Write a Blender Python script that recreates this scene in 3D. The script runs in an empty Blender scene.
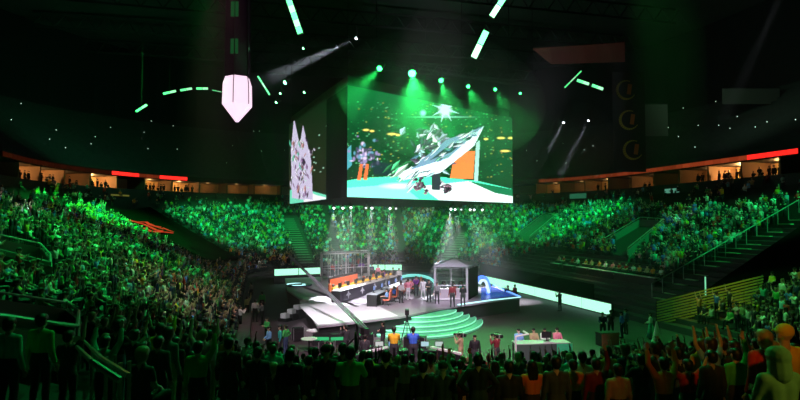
import bpy, bmesh, math, random
import numpy as np
from mathutils import Vector, Matrix, Quaternion
random.seed(7); rng = np.random.default_rng(7)
S = bpy.context.scene; COL = S.collection
PI = math.pi
S.view_settings.view_transform = 'Standard'; S.view_settings.look = 'None'
S.view_settings.gamma = 1; S.view_settings.exposure = 0; S.view_settings.use_curve_mapping = False
S.cycles.use_denoising = True
S.cycles.max_bounces = 5; S.cycles.diffuse_bounces = 2; S.cycles.glossy_bounces = 2
S.cycles.transmission_bounces = 3; S.cycles.transparent_max_bounces = 12; S.cycles.volume_bounces = 0
S.cycles.sample_clamp_indirect = 4
S.cycles.volume_step_rate = 1.0

# ---------------------------------------------------------------- camera
F = 560.0; PITCH = math.radians(2.25); CZ = 7.8; HOR = 222.0
cam = bpy.data.cameras.new('camera'); camo = bpy.data.objects.new('camera', cam); COL.objects.link(camo)
cam.sensor_width = 36; cam.lens = F/800*36; cam.clip_end = 500; cam.clip_start = .1
camo.location = (0, 0, CZ); camo.rotation_euler = (PI/2+PITCH, 0, 0); S.camera = camo
fw = Vector((0, math.cos(PITCH), math.sin(PITCH))); up = Vector((0, -math.sin(PITCH), math.cos(PITCH)))
def ray(px, py): return fw*F + Vector((1, 0, 0))*(px-400) + up*(200-py)
def atY(px, py, Y): d = ray(px, py); return Vector((0, 0, CZ)) + d*(Y/d.y)
def atZ(px, py, z=0.): d = ray(px, py); return Vector((0, 0, CZ)) + d*((z-CZ)/d.z)
def proj(p):
    q = Vector(p)-Vector((0, 0, CZ)); k = q.dot(fw)
    if k < .5: return (-999, -999, k)
    return (400+F*q.x/k, 200-F*q.dot(up)/k, k)

# ---------------------------------------------------------------- arena frame
A = math.radians(14); cA, sA = math.cos(A), math.sin(A)
def W(u, v, z=0.): return Vector((u*cA-v*sA, u*sA+v*cA, z))
def UV(x, y): return (x*cA+y*sA, -x*sA+y*cA)
U0, U1, V0, V1, R = 0., 28., 23., 84., 8.5
def near(u, v):            # signed distance outside the rink and outward normal
    cu = min(max(u, U0+R), U1-R); cv = min(max(v, V0+R), V1-R)
    du, dv = u-cu, v-cv; L = math.hypot(du, dv)
    if L < 1e-6: return -R, (1, 0)
    return L-R, (du/L, dv/L)
ROW = .85
def slope(n): w = max(0, -n[1])**1.5; return .42-.165*w
def zrow(i, n): return .45+slope(n)*ROW*i
def ground(x, y):
    s, n = near(*UV(x, y))
    if s < .6: return 0.
    return zrow(int((s-.6)/ROW), n)
def onbowl(px, py, h=0.):
    d = ray(px, py); prev = None
    for i in range(300, 8000):
        Y = i*.02; p = Vector((0, 0, CZ))+d*(Y/d.y)
        s, n = near(*UV(p.x, p.y))
        g = h if s < .6 else .45+slope(n)*(s-.6)+h
        if Y > 5 and p.z <= g: return p
    return p
def row_len(s): return 2*(U1-U0-2*R)+2*(V1-V0-2*R)+2*PI*(R+s)
def row_pt(q, s):          # q metres along the ring at offset s -> u, v, normal, t at s=0
    a, b, r = U1-U0-2*R, V1-V0-2*R, R+s; arc = PI/2*r; ab = PI/2*R
    t = 0
    segs = [('l', a, (U0+R, V0), (1, 0), (0, -1)), ('c', arc, (U1-R, V0+R), -PI/2), ('l', b, (U1, V0+R), (0, 1), (1, 0)), ('c', arc, (U1-R, V1-R), 0),
            ('l', a, (U1-R, V1), (-1, 0), (0, 1)), ('c', arc, (U0+R, V1-R), PI/2), ('l', b, (U0, V1-R), (0, -1), (-1, 0)), ('c', arc, (U0+R, V0+R), PI)]
    for g in segs:
        if q <= g[1]:
            if g[0] == 'l': return (g[2][0]+g[3][0]*q+g[4][0]*s, g[2][1]+g[3][1]*q+g[4][1]*s, g[4], t+q, 1.)
            th = g[3]+q/r; n = (math.cos(th), math.sin(th))
            return (g[2][0]+n[0]*r, g[2][1]+n[1]*r, n, t+q/r*R, r/R)
        q -= g[1]; t += g[1] if g[0] == 'l' else ab
    return row_pt(0, s)
def row_q(t, s):           # inverse: base parameter -> q
    a, b = U1-U0-2*R, V1-V0-2*R; ab = PI/2*R; q = 0
    for ln, c in ((a, 0), (ab, 1), (b, 0), (ab, 1), (a, 0), (ab, 1), (b, 0), (ab, 1)):
        k = (R+s)/R if c else 1
        if t <= ln: return q+t*k
        t -= ln; q += ln*k
    return q

# ---------------------------------------------------------------- materials
MATS = {}
def mat(name, col, rough=.6, metal=0., emis=None, es=0., var=0., vscale=8., alpha=1.):
    if name in MATS: return MATS[name]
    m = bpy.data.materials.new(name); m.use_nodes = True; nt = m.node_tree; b = nt.nodes['Principled BSDF']
    b.inputs['Base Color'].default_value = (*col, 1); b.inputs['Roughness'].default_value = rough; b.inputs['Metallic'].default_value = metal
    b.inputs['Alpha'].default_value = alpha
    if emis: b.inputs['Emission Color'].default_value = (*emis, 1); b.inputs['Emission Strength'].default_value = es
    if var:
        tc = nt.nodes.new('ShaderNodeTexCoord'); n = nt.nodes.new('ShaderNodeTexNoise'); n.inputs['Scale'].default_value = vscale
        n.inputs['Detail'].default_value = 6
        r = nt.nodes.new('ShaderNodeMapRange'); r.inputs[3].default_value = 1-var; r.inputs[4].default_value = 1+var
        x = nt.nodes.new('ShaderNodeVectorMath'); x.operation = 'SCALE'; x.inputs[0].default_value = col
        nt.links.new(tc.outputs['Object'], n.inputs['Vector']); nt.links.new(n.outputs['Fac'], r.inputs[0]); nt.links.new(r.outputs[0], x.inputs['Scale'])
        nt.links.new(x.outputs[0], b.inputs['Base Color'])
    MATS[name] = m; return m
def attr_mat(name, emit=0.):
    m = bpy.data.materials.new(name); m.use_nodes = True; nt = m.node_tree; b = nt.nodes['Principled BSDF']
    a = nt.nodes.new('ShaderNodeVertexColor'); a.layer_name = 'col'
    if emit:
        b.inputs['Base Color'].default_value = (.01, .01, .01, 1); nt.links.new(a.outputs[0], b.inputs['Emission Color']); b.inputs['Emission Strength'].default_value = emit
    else: nt.links.new(a.outputs[0], b.inputs['Base Color'])
    b.inputs['Roughness'].default_value = .6; return m
concrete = mat('concrete', (.045, .05, .05), .85, var=.3, vscale=1.5)
black = mat('black_paint', (.012, .012, .014), .6, var=.2)
blackm = mat('black_metal', (.03, .03, .032), .4, .5)
steel = mat('brushed_steel', (.55, .56, .58), .35, .8)
whitep = mat('white_paint', (.75, .75, .75), .5)
greyp = mat('grey_paint', (.3, .3, .31), .5)
darkcloth = mat('dark_drape', (.006, .008, .008), 1.); darkcloth.node_tree.nodes['Principled BSDF'].inputs['Specular IOR Level'].default_value = 0

# ---------------------------------------------------------------- mesh collector
class MB:
    def __init__(s): s.v = []; s.f = []
    def add(s, vs, fs):
        b = len(s.v); s.v += [tuple(v) for v in vs]; s.f += [tuple(i+b for i in f) for f in fs]; return s
    def box(s, c, d, rz=0., M=None):
        x, y, z = d[0]/2, d[1]/2, d[2]/2; q = Matrix.Rotation(rz, 3, 'Z') if M is None else M
        vs = [Vector(c)+q@Vector((i*x, j*y, k*z)) for k in (-1, 1) for j in (-1, 1) for i in (-1, 1)]
        return s.add(vs, [(0, 2, 3, 1), (4, 5, 7, 6), (0, 1, 5, 4), (2, 6, 7, 3), (0, 4, 6, 2), (1, 3, 7, 5)])
    def cyl(s, p0, p1, r0, r1=None, n=10):
        r1 = r0 if r1 is None else r1; p0, p1 = Vector(p0), Vector(p1); d = p1-p0
        q = d.to_track_quat('Z', 'Y').to_matrix(); vs = []
        for p, r in ((p0, r0), (p1, r1)):
            for i in range(n): a = 2*PI*i/n; vs.append(p+q@Vector((r*math.cos(a), r*math.sin(a), 0)))
        return s.add(vs, [tuple(range(n-1, -1, -1)), tuple(range(n, 2*n))]+[(i, (i+1) % n, n+(i+1) % n, n+i) for i in range(n)])
    def tube(s, pts, r, n=6):
        for a, b in zip(pts, pts[1:]): s.cyl(a, b, r, r, n)
        return s
    def cap(s, p0, r0, p1, r1, n=10, m=3, flat=1.):
        p0, p1 = Vector(p0), Vector(p1); d = p1-p0
        if d.length < 1e-6: d = Vector((0, 0, 1e-4)); p1 = p0+d
        q = d.to_track_quat('Z', 'Y').to_matrix(); dn = d.normalized(); vs = []; rings = []
        for k in range(m+1): a = -PI/2+PI/2*k/m; rings.append((p0+dn*r0*math.sin(a), max(1e-4, r0*math.cos(a))))
        for k in range(m+1): a = PI/2*k/m; rings.append((p1+dn*r1*math.sin(a), max(1e-4, r1*math.cos(a))))
        for p, r in rings:
            for i in range(n):
                a = 2*PI*i/n; o = q@Vector((r*math.cos(a), r*math.sin(a), 0)); o.y *= flat; vs.append(p+o)
        K = len(rings)
        fs = [(k*n+i, k*n+(i+1) % n, (k+1)*n+(i+1) % n, (k+1)*n+i) for k in range(K-1) for i in range(n)]
        return s.add(vs, fs+[tuple(range(n-1, -1, -1)), tuple((K-1)*n+i for i in range(n))])
    def prism(s, pts, z0, z1):
        n = len(pts); vs = [(p[0], p[1], z0) for p in pts]+[(p[0], p[1], z1) for p in pts]
        return s.add(vs, [tuple(range(n-1, -1, -1)), tuple(range(n, 2*n))]+[(i, (i+1) % n, n+(i+1) % n, n+i) for i in range(n)])
    def mesh(s, name):
        me = bpy.data.meshes.new(name); me.from_pydata(s.v, [], s.f); me.update(); return me
    def build(s, name, m, parent=None, smooth=False, bevel=0.):
        me = s.mesh(name)
        bm = bmesh.new(); bm.from_mesh(me); bmesh.ops.recalc_face_normals(bm, faces=bm.faces); bm.to_mesh(me); bm.free()
        if m: me.materials.append(m)
        if smooth: me.shade_smooth()
        o = bpy.data.objects.new(name, me); COL.objects.link(o); o.parent = parent
        if bevel: b = o.modifiers.new('b', 'BEVEL'); b.width = bevel; b.segments = 2
        return o
def tag(o, label=None, cat=None, group=None, kind=None):
    for k, v in (('label', label), ('category', cat), ('group', group), ('kind', kind)):
        if v: o[k] = v
    return o
def empty(name, loc=(0, 0, 0), rz=0., label=None, cat=None, group=None):
    o = bpy.data.objects.new(name, None); COL.objects.link(o); o.location = loc; o.rotation_euler = (0, 0, rz); o.empty_display_size = .2
    return tag(o, label, cat, group)
def copy_tree(o, parent=None):
    c = o.copy(); COL.objects.link(c); c.parent = parent
    for ch in [x for x in KIDS(o)]: copy_tree(ch, c)
    return c
def KIDS(o): return [x for x in bpy.data.objects if x.parent == o] if o.name not in KC else KC[o.name]
KC = {}
def seal(o):
    KC[o.name] = [x for x in bpy.data.objects if x.parent == o]
    for k in KC[o.name]: seal(k)
    return o
def struct(o): return tag(o, kind='structure')

# ================================================================ SETTING
# arena floor
fm = mat('arena_floor', (.06, .045, .052), .7, var=.35, vscale=.6)
pts = []
N = 120
for i in range(N): u, v, n, t, k = row_pt(row_len(0)*i/N, .7); p = W(u, v); pts.append(p)
struct(MB().prism(pts, -.3, 0).build('floor', fm))
# stepped bowl with stair aisles
NR = 33
aisles = [5.5+9.3*i for i in range(17)]
def ringmesh(name, prof, m, n=260, closed=True, qr=(0, 1)):
    b = MB(); vs = []
    T0 = row_len(0)
    for j in range(n+1):
        t = T0*(qr[0]+(qr[1]-qr[0])*j/n)
        for s, zf in prof:
            u, v, nn, _, _ = row_pt(row_q(t, s), s)
            vs.append(W(u, v, zf(nn) if callable(zf) else zf))
    k = len(prof)
    fs = [(j*k+i, (j+1)*k+i, (j+1)*k+i+1, j*k+i+1) for j in range(n) for i in range(k-1)]
    b.add(vs, fs); me = b.mesh(name); me.materials.append(m)
    o = bpy.data.objects.new(name, me); COL.objects.link(o); return struct(o)
prof = [(.6, -.3)]
for i in range(NR):
    prof += [(.6+i*ROW, (lambda nn, i=i: zrow(i, nn))), (.6+(i+1)*ROW, (lambda nn, i=i: zrow(i, nn)))]
ringmesh('floor_seating_tiers', prof, concrete)
ST = .6+NR*ROW   # 28.65
zt = lambda nn: zrow(NR-1, nn)
fascia = mat('fascia_panel', (.05, .055, .06), .6, var=.2)
ringmesh('wall_concourse', [(ST, zt), (ST, 12.6)], fascia)
ringmesh('floor_suite_level', [(ST, 12.6), (ST+4.5, 12.6)], concrete)
ringmesh('trim_suite_parapet', [(ST-.1, 12.2), (ST-.1, 13.15), (ST+.1, 13.15), (ST+.1, 12.2)], fascia)
suitew = mat('suite_wall', (.62, .42, .22), .8, var=.15)
ringmesh('wall_suite_back', [(ST+4.5, 12.6), (ST+4.5, 15.1)], suitew)
ringmesh('ceiling_suite_level', [(ST-.2, 15.05), (ST+4.5, 15.05)], black)
ringmesh('trim_suite_header', [(ST-.2, 15.05), (ST-.2, 15.9)], black)
up_prof = [(ST-.2, 15.9)]
for i in range(22): up_prof += [(ST+i*.85, 16.4+i*.55), (ST+(i+1)*.85, 16.4+i*.55)]
ringmesh('floor_upper_tiers', up_prof, concrete)
ringmesh('wall_outer', [(ST+22*.85, 27.9), (ST+22*.85, 42)], black)
ringmesh('ceiling', [(ST+22*.85, 42), (10, 44), (-8.4, 44)], mat('roof_deck', (.06, .062, .062), .9, var=.3, vscale=.3), n=120)
# roof trusses
for k in range(9):
    b = MB(); v = 10+k*13
    for dz in (0, 2.2): b.box(W(14, v, 39.5+dz), (100, .3, .3), A)
    for j in range(33):
        u = -36+j*3.1; b.cyl(W(u, v, 39.5), W(u+1.55, v, 41.7), .09, n=4); b.cyl(W(u+1.55, v, 41.7), W(u+3.1, v, 39.5), .09, n=4)
    struct(b.build('ceiling_truss', mat('truss_grey', (.04, .04, .04), .6, .3)))

# suites: partitions, warm ceiling panels, red ribbon above
part = mat('suite_partition', (.2, .12, .07), .7)
lampcols = {}
def lit(v):
    k = round(v, 1); return mat('suite_lamp_%g' % k, (.8, .7, .5), .5, emis=(1, .55, .18), es=k)
def suite_level(px):
    L = [((8, 43), 9), ((46, 80), 4), ((82, 118), 15), ((146, 184), 6), ((184, 290), 1.6), ((538, 560), 2.0), ((560, 604), 1.4), ((604, 625), 3), ((625, 640), 1.), ((640, 668), 3.5), ((668, 700), .8), ((700, 712), 3), ((712, 760), 15), ((760, 812), 6)]
    for (a, c), v in L:
        if a <= px <= c: return v
    return 0
Lr = row_len(ST); npart = int(Lr/5.2); suite_people_spots = []
for i in range(npart):
    q0 = Lr*i/npart; q1 = Lr*(i+1)/npart
    u, v, n, t, k = row_pt(q0, ST); p = W(u, v, 13.8); pp = proj(p)
    if not (-60 < pp[0] < 860) or pp[2] < 10: continue
    th = math.atan2(n[1], n[0])+A
    b = MB().box(W(u+n[0]*2.2, v+n[1]*2.2, 13.85), (4.4, .25, 2.45), th)
    struct(b.build('wall_suite_partition', part))
    u, v, n, t, k = row_pt((q0+q1)/2, ST); c = W(u+n[0]*2.2, v+n[1]*2.2, 14.98); cp = proj(c); th = math.atan2(n[1], n[0])+A
    lv = suite_level(cp[0])
    if lv:
        l = bpy.data.lights.new('suite_light', 'POINT'); l.energy = 12*lv**1.65; l.color = (1, .5, .16); l.shadow_soft_size = .15
        lo = bpy.data.objects.new('suite_light', l); COL.objects.link(lo); uu, vv, nn_, _, _ = row_pt((q0+q1)/2, ST); uu += nn_[0]*2.6; vv += nn_[1]*2.6; lo.location = W(uu, vv, 14.6)
        suite_people_spots.append((u, v, n, q0, q1, lv))
        wd = 'glowing' if lv > 5 else 'dim'
# red ribbon display segments
Lr2 = row_len(ST-.3)
def ribbon(px):
    for (a, c), v in [((110, 137), 7), ((160, 184), 8), ((0, 110), .04), ((137, 160), .3), ((541, 600), .25), ((600, 680), .35), ((680, 745), .6), ((745, 800), 6)]:
        if a <= px < c: return v
    return 0
nseg = int(Lr2/1.3)
for i in range(nseg):
    q = Lr2*(i+.5)/nseg; u, v, n, t, k = row_pt(q, ST-.6); c = W(u, v, 15.45); pp = proj(c)
    if not (-20 < pp[0] < 820) or pp[2] < 5: continue
    e = ribbon(pp[0])
    if not e: continue
    r = random.uniform(.7, 1.1)
    m = mat('ribbon_led_%g_%d' % (e, int(r*5)), (.02, .002, .002), .4, emis=(1, .02, .014) if e > 1 else (1, .14, .04), es=e*r*(.28 if e > 1 else .5))
    th = math.atan2(n[1], n[0])+A
    root = empty('ribbon_display', c, th, ('bright red' if e > 1 else 'dim orange-red')+' ribbon display panel on the fascia above the suites', 'display', 'bright red ribbon panels above the suites' if e > 1 else 'dim orange-red ribbon panels above the suites')
    MB().box((.06, 0, 0), (.1, 1.26, .7)).build('housing', black, root); MB().box((-.02, 0, 0), (.06, 1.24, .55)).build('screen', m, root)

# ================================================================ LIGHTS
def spot(loc, tgt, col, e, ang, blend=.4, r=.3, name='spot'):
    l = bpy.data.lights.new(name, 'SPOT'); l.color = col; l.energy = e; l.spot_size = math.radians(ang); l.spot_blend = blend; l.shadow_soft_size = r
    o = bpy.data.objects.new(name, l); COL.objects.link(o); o.location = loc
    o.rotation_euler = (Vector(tgt)-Vector(loc)).to_track_quat('-Z', 'Y').to_euler(); return o
GREEN = (.02, 1, .22); TEAL = (.008, 1, .2); WHITE = (1, .93, 1); LILAC = (.85, .8, 1)
# stand washes (green); hung from roof outside the haze
spot((-25, 52, 34), onbowl(115, 226), (.012, 1, .1), 170000, 44, .9)
spot((-14, 40, 36), onbowl(95, 256), (.012, 1, .13), 60000, 42, .9)
spot((-22, 70, 34), onbowl(235, 228), TEAL, 90000, 42, .8)
spot((-6, 70, 34), onbowl(360, 235), TEAL, 105000, 46, .8)
spot((12, 70, 34), onbowl(480, 235), TEAL, 95000, 40, .8)
spot((19, 72, 32), onbowl(575, 225), TEAL, 75000, 46, .8)
spot((40, 30, 34), onbowl(690, 235), (.01, 1, .2), 75000, 34, .8)
spot((-20, 34, 30), onbowl(50, 285), (.02, 1, .16), 38000, 36, .9)
spot((-12, 40, 30), onbowl(190, 300), (1, .48, .5), 15000, 28, .9)
spot((14, 34, 28), onbowl(760, 320), (.1, 1, .15), 16000, 34, .9)
spot((22, 36, 22), onbowl(715, 305), (1, .6, .05), 6500, 17, .8)
spot((-12, 20, 20), atZ(295, 313, .8), (.95, .9, 1), 12000, 7, .5)  # added narrow white spot, only brightens the side stair treads
# low front light that rims the near crowd
spot((4, 36, 24), (0, 12, 4), (.02, 1, .2), 8500, 50, .9)
spot((-4, 30, 26), onbowl(20, 370), (.02, 1, .2), 1400, 44, .9)
spot((7, -2, 13), (2.6, 10.8, 4.6), (1, .26, .05), 800, 13, .9)
spot((9, -1, 11), (3.7, 5.6, 6), (.5, 1, .12), 560, 24, .9)
spot((3, -2, 12), (5.8, 8.6, 6.4), (1, .42, .04), 900, 11, .6)
spot((0, 15.5, 26), (0, 10.5, 4), (.02, 1, .15), 2400, 48, .9)
# very dim added fill, standing in for ambient light on roof and upper tiers
spot((0, 80, 32), (20, 100, 44), (.4, .6, .5), 3000, 150, 1)
spot((-34, 72, 24), (-50, 100, 26), (.1, 1, .4), 3000, 130, 1)
spot((36, 66, 26), (60, 90, 26), (.4, .7, .45), 1500, 130, 1)
# stage key lights
spot((-6, 20, 30), (-3, 41, 1.2), WHITE, 100000, 17, .5)
spot((6, 22, 30), (-4, 56, 1.2), (1, .82, .95), 80000, 17, .7)
spot((14, 24, 30), (3.5, 47, 1.2), (.9, .8, 1), 70000, 13, .8)
spot((2, 8, 30), (2, 34, 0), (1, .64, .8), 75000, 32, .9)
spot((-12, 16, 26), (-10, 37, 0), (.7, .7, .65), 16000, 24, .9)
spot((4, 56, 9.4), (-6.5, 69, 3), (1, .92, .95), 9000, 40, .7)
spot((-10, 40, 20), atZ(285, 345, 1), (.05, 1, .2), 6500, 12, .8)
spot((-2, 30, 22), atZ(402, 362, 1.5), (.9, .9, 1), 4200, 14, .8)
spot((10, 30, 22), atZ(540, 348, 1.5), (.8, 1, .8), 5200, 16, .8)
spot((18, 46, 22), atZ(625, 330, 1.5), (.8, .9, 1), 3500, 14, .8)
spot((20, 50, 26), onbowl(600, 272), (1, .5, .35), 9000, 14, .8)

# haze (real volume around rig and stage)
def haze(name, lo, hi, dens):
    b = MB().box([(lo[i]+hi[i])/2 for i in range(3)], [hi[i]-lo[i] for i in range(3)])
    m = bpy.data.materials.new(name); m.use_nodes = True; nt = m.node_tree; nt.nodes.remove(nt.nodes['Principled BSDF'])
    s = nt.nodes.new('ShaderNodeVolumeScatter'); s.inputs['Density'].default_value = dens; s.inputs['Anisotropy'].default_value = .0
    s.inputs['Color'].default_value = (.95, 1, .97, 1)
    nt.links.new(s.outputs[0], nt.nodes['Material Output'].inputs['Volume'])
    o = b.build(name, m); o['kind'] = 'stuff'; return o
haze('haze', (-15, 34, .05), (19, 66, 25), .0018)
def smoke(c, r, dens, rz=0.):
    b = MB().cap((0, 0, -.0005), 1, (0, 0, .0005), 1, 32, 12); o = haze('haze', (0, 0, 0), (1, 1, 1), dens); me = b.mesh('haze'); me.materials.append(o.data.materials[0]); o.data = me; o.location = c; o.scale = r; o.rotation_euler = (0, 0, rz); me.shade_smooth()
smoke((4.4, 49.6, 18.8), (11, 5.6, 5.8), .017, .586)
smoke((3, 53, 5.6), (13, 8.5, 4.6), .006)
smoke((-9.0, 52.5, 22), (4.8, 3, 3.2), .015)
smoke((21.5, 66, 17), (4, 3, 5), .012)

# ================================================================ PEOPLE
def joints(legs, arms, lean=0.):
    J = {}
    dz = -.44 if legs == 'sit' else 0.
    J['pel'] = Vector((0, 0, .95+dz)); J['wst'] = Vector((0, .01+lean*.4, 1.12+dz)); J['chs'] = Vector((0, .01+lean, 1.32+dz)); J['nek'] = Vector((0, .0+lean*1.2, 1.48+dz)); J['hed'] = Vector((0, .015+lean*1.4, 1.64+dz))
    for s, sx in (('L', -1), ('R', 1)):
        h = Vector((sx*.1, 0, .9+dz)); J['hip'+s] = h; J['sho'+s] = Vector((sx*.185, lean, 1.41+dz))
        if legs == 'sit': J['kne'+s] = Vector((sx*.14, .44, .5)); J['ank'+s] = Vector((sx*.13, .40, .08))
        elif legs == 'stride': J['kne'+s] = Vector((sx*.1, .12*sx+.05, .5)); J['ank'+s] = Vector((sx*.1, .24*sx-.03, .09))
        else: J['kne'+s] = Vector((sx*.12, .02, .5)); J['ank'+s] = Vector((sx*.14, -.02, .08))
        a = arms
        if arms == 'one_up': a = 'up' if s == 'R' else 'down'
        if arms == 'one_left': a = 'up' if s == 'L' else 'lap'
        b = J['sho'+s]
        e, w = {'down': ((.06, -.02, -.29), (.08, .05, -.54)), 'up': ((.12, .06, .24), (.1, .12, .50)), 'film': ((.04, .2, -.18), (-.08, .36, .02)),
                'lap': ((.06, .05, -.27), (-.05, .26, -.34)), 'desk': ((.05, .12, -.24), (-.03, .38, -.26)), 'clap': ((.08, .18, -.2), (-.13, .3, .0)),
                'hips': ((.19, -.06, -.22), (.0, .04, -.4)), 'camera': ((.08, .16, -.16), (-.02, .3, .1)), 'cross': ((.05, .08, -.26), (-.2, .24, -.2)), 'vee': ((.22, .03, .18), (.34, .05, .42))}[a]
        J['elb'+s] = b+Vector((e[0]*sx, e[1], e[2])); J['wri'+s] = b+Vector((w[0]*sx, w[1], w[2]))
    return J
def body_caps(J, legs, fingers=True):
    """tapered limbs of one body: list of (p0, r0, p1, r1, region, flat)"""
    C = []; c = lambda a, r0, b, r1, g, fl=1.: C.append((Vector(a), r0, Vector(b), r1, g, fl))
    P, Wt, H, N, D = J['pel'], J['wst'], J['chs'], J['nek'], J['hed']
    for sx in (-1, 1):
        c(P+Vector((sx*.065, 0, -.02)), .115, Wt+Vector((sx*.05, 0, 0)), .1, 'trou')
        c(Wt+Vector((sx*.05, 0, -.06)), .102, H+Vector((sx*.075, 0, 0)), .115, 'shirt'); c(H+Vector((sx*.075, 0, 0)), .115, N+Vector((sx*.07, 0, -.06)), .07, 'shirt')
    c(N+Vector((0, 0, -.05)), .062, D+Vector((0, -.01, -.06)), .053, 'skin')
    c(D+Vector((0, -.02, .03)), .096, D+Vector((0, .005, .01)), .09, 'skin'); c(D+Vector((0, .02, -.02)), .078, D+Vector((0, .045, -.085)), .045, 'skin')
    c(D+Vector((0, .098, .0)), .012, D+Vector((0, .115, -.03)), .016, 'skin')
    c(D+Vector((-.02, .088, -.072)), .012, D+Vector((.02, .088, -.072)), .012, 'skin')
    c(D+Vector((-.03, .082, .03)), .014, D+Vector((.03, .082, .03)), .014, 'skin')
    for sx in (-1, 1): c(D+Vector((sx*.09, -.01, .015)), .02, D+Vector((sx*.088, -.005, -.03)), .014, 'skin')
    for s, sx in (('L', -1), ('R', 1)):
        b, e, w = J['sho'+s], J['elb'+s], J['wri'+s]
        c(H+Vector((sx*.08, 0, .06)), .085, b, .065, 'shirt'); c(b, .062, b.lerp(e, .55), .05, 'shirt'); c(b.lerp(e, .5), .046, e, .038, 'skin'); c(e, .04, w, .026, 'skin')
        d = (w-e).normalized(); side = d.cross(Vector((0, 1, 0.1))); side = side.normalized() if side.length > .1 else Vector((1, 0, 0)); nrm = d.cross(side).normalized()
        for k in (-1.2, -.4, .4, 1.2): c(w+side*k*.012, .017, w+d*.085+side*k*.021, .013, 'skin')
        if fingers:
            for k, ln in ((-1.5, .062), (-.5, .078), (.5, .074), (1.5, .058)):
                a0 = w+d*.09+side*k*.021; a1 = a0+d*ln*.55+nrm*.008+side*k*.004; a2 = a1+d*ln*.4+nrm*.022
                c(a0, .0095, a1, .009, 'skin'); c(a1, .009, a2, .0075, 'skin')
            t0 = w+d*.03+side*.03*sx; t1 = t0+d*.035+side*.03*sx; c(t0, .014, t1, .011, 'skin'); c(t1, .011, t1+d*.03+side*.006*sx, .009, 'skin')
        h, k_, a = J['hip'+s], J['kne'+s], J['ank'+s]
        c(h, .098, h.lerp(k_, .9), .062, 'trou'); c(h.lerp(k_, .85), .06, k_, .058, 'trou'); c(k_, .056, k_.lerp(a, .35)+Vector((0, -.012, 0)), .058, 'trou'); c(k_.lerp(a, .35)+Vector((0, -.012, 0)), .057, a, .038, 'trou')
        c(a+Vector((0, -.03, -.04)), .04, a+Vector((sx*.02, .15, -.045)), .033, 'shoe')
    return C
def remeshed(C, vox, name, grow=0., smooth=4, regions=None, mats=None, clipz=None):
    b = MB()
    for p0, r0, p1, r1, g, fl in C: b.cap(p0, r0+grow, p1, r1+grow)
    me = b.mesh(name); o = bpy.data.objects.new('tmp', me); COL.objects.link(o)
    m = o.modifiers.new('r', 'REMESH'); m.mode = 'VOXEL'; m.voxel_size = vox; m.use_smooth_shade = True
    sm = o.modifiers.new('s', 'SMOOTH'); sm.factor = .5; sm.iterations = smooth
    dg = bpy.context.evaluated_depsgraph_get(); ev = o.evaluated_get(dg); out = bpy.data.meshes.new_from_object(ev); out.name = name
    bpy.data.objects.remove(o); bpy.data.meshes.remove(me)
    out.materials.clear()
    if regions:
        n = len(out.polygons); ctr = np.empty(n*3); out.polygons.foreach_get('center', ctr); ctr = ctr.reshape(-1, 3)
        best = np.full(n, 1e9); idx = np.zeros(n, int)
        for p0, r0, p1, r1, g, fl in C:
            a = np.array(p0); d = np.array(p1)-a; L = max(d@d, 1e-9); t = np.clip((ctr-a)@d/L, 0, 1)
            ds = np.linalg.norm(ctr-a-t[:, None]*d, axis=1)-(r0+(r1-r0)*t)
            k = ds < best; best[k] = ds[k]; idx[k] = regions.index(g)
        out.polygons.foreach_set('material_index', idx.astype(np.int32))
    out.shade_smooth(); return out
def hair_caps(J, style):
    D = J['hed']; L = [(D+Vector((0, -.03, .045)), .1, D+Vector((0, .02, .05)), .092, 'hair', 1), (D+Vector((0, -.045, -.02)), .088, D+Vector((0, -.04, .03)), .095, 'hair', 1)]
    if style == 'long':
        for x in (-.05, 0, .05): L.append((D+Vector((x, -.05, -.02)), .07, D+Vector((x*1.3, -.085, -.24)), .04, 'hair', 1))
    if style == 'bun': L.append((D+Vector((0, -.1, .1)), .045, D+Vector((0, -.11, .1)), .045, 'hair', 1))
    if style == 'cap': L = [(D+Vector((0, -.02, .055)), .102, D+Vector((0, .01, .05)), .099, 'hair', 1), (D+Vector((-.035, .09, .045)), .022, D+Vector((-.03, .16, .035)), .012, 'hair', 1), (D+Vector((.035, .09, .045)), .022, D+Vector((.03, .16, .035)), .012, 'hair', 1), (D+Vector((0, .09, .048)), .022, D+Vector((0, .17, .038)), .012, 'hair', 1)]
    if style == 'hood': L = [(D+Vector((0, -.03, .03)), .125, D+Vector((0, .01, .03)), .115, 'hair', 1), (D+Vector((0, -.03, -.05)), .12, D+Vector((0, -.04, -.16)), .12, 'hair', 1)]
    return L
ARC = {}
REG = ['skin', 'shirt', 'trou', 'shoe', 'hair']
def arche(legs, arms, hair='short', lean=0., sleeve='long', vox=.014):
    k = (legs, arms, hair, lean, sleeve)
    if k in ARC: return ARC[k]
    J = joints(legs, arms, lean); C = body_caps(J, legs)
    body = remeshed(C, vox, 'person_body', 0, 2, REG[:4])
    up = [c for c in C if c[4] == 'shirt']
    if sleeve == 'long':
        for s in 'LR': e, w, b = J['elb'+s], J['wri'+s], J['sho'+s]; up += [(b.lerp(e, .5), .046, e, .042, 'shirt', 1), (e, .042, e.lerp(w, .88), .031, 'shirt', 1)]
    shirt = remeshed(up, vox*1.3, 'shirt', .016, 3)
    tr = [c for c in C if c[4] == 'trou']; trou = remeshed(tr, vox*1.4, 'trousers', .012, 2)
    hr = remeshed(hair_caps(J, hair), vox, 'hair', .004, 2)
    ARC[k] = (body, shirt, trou, hr); return ARC[k]
LOW = {}
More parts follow.
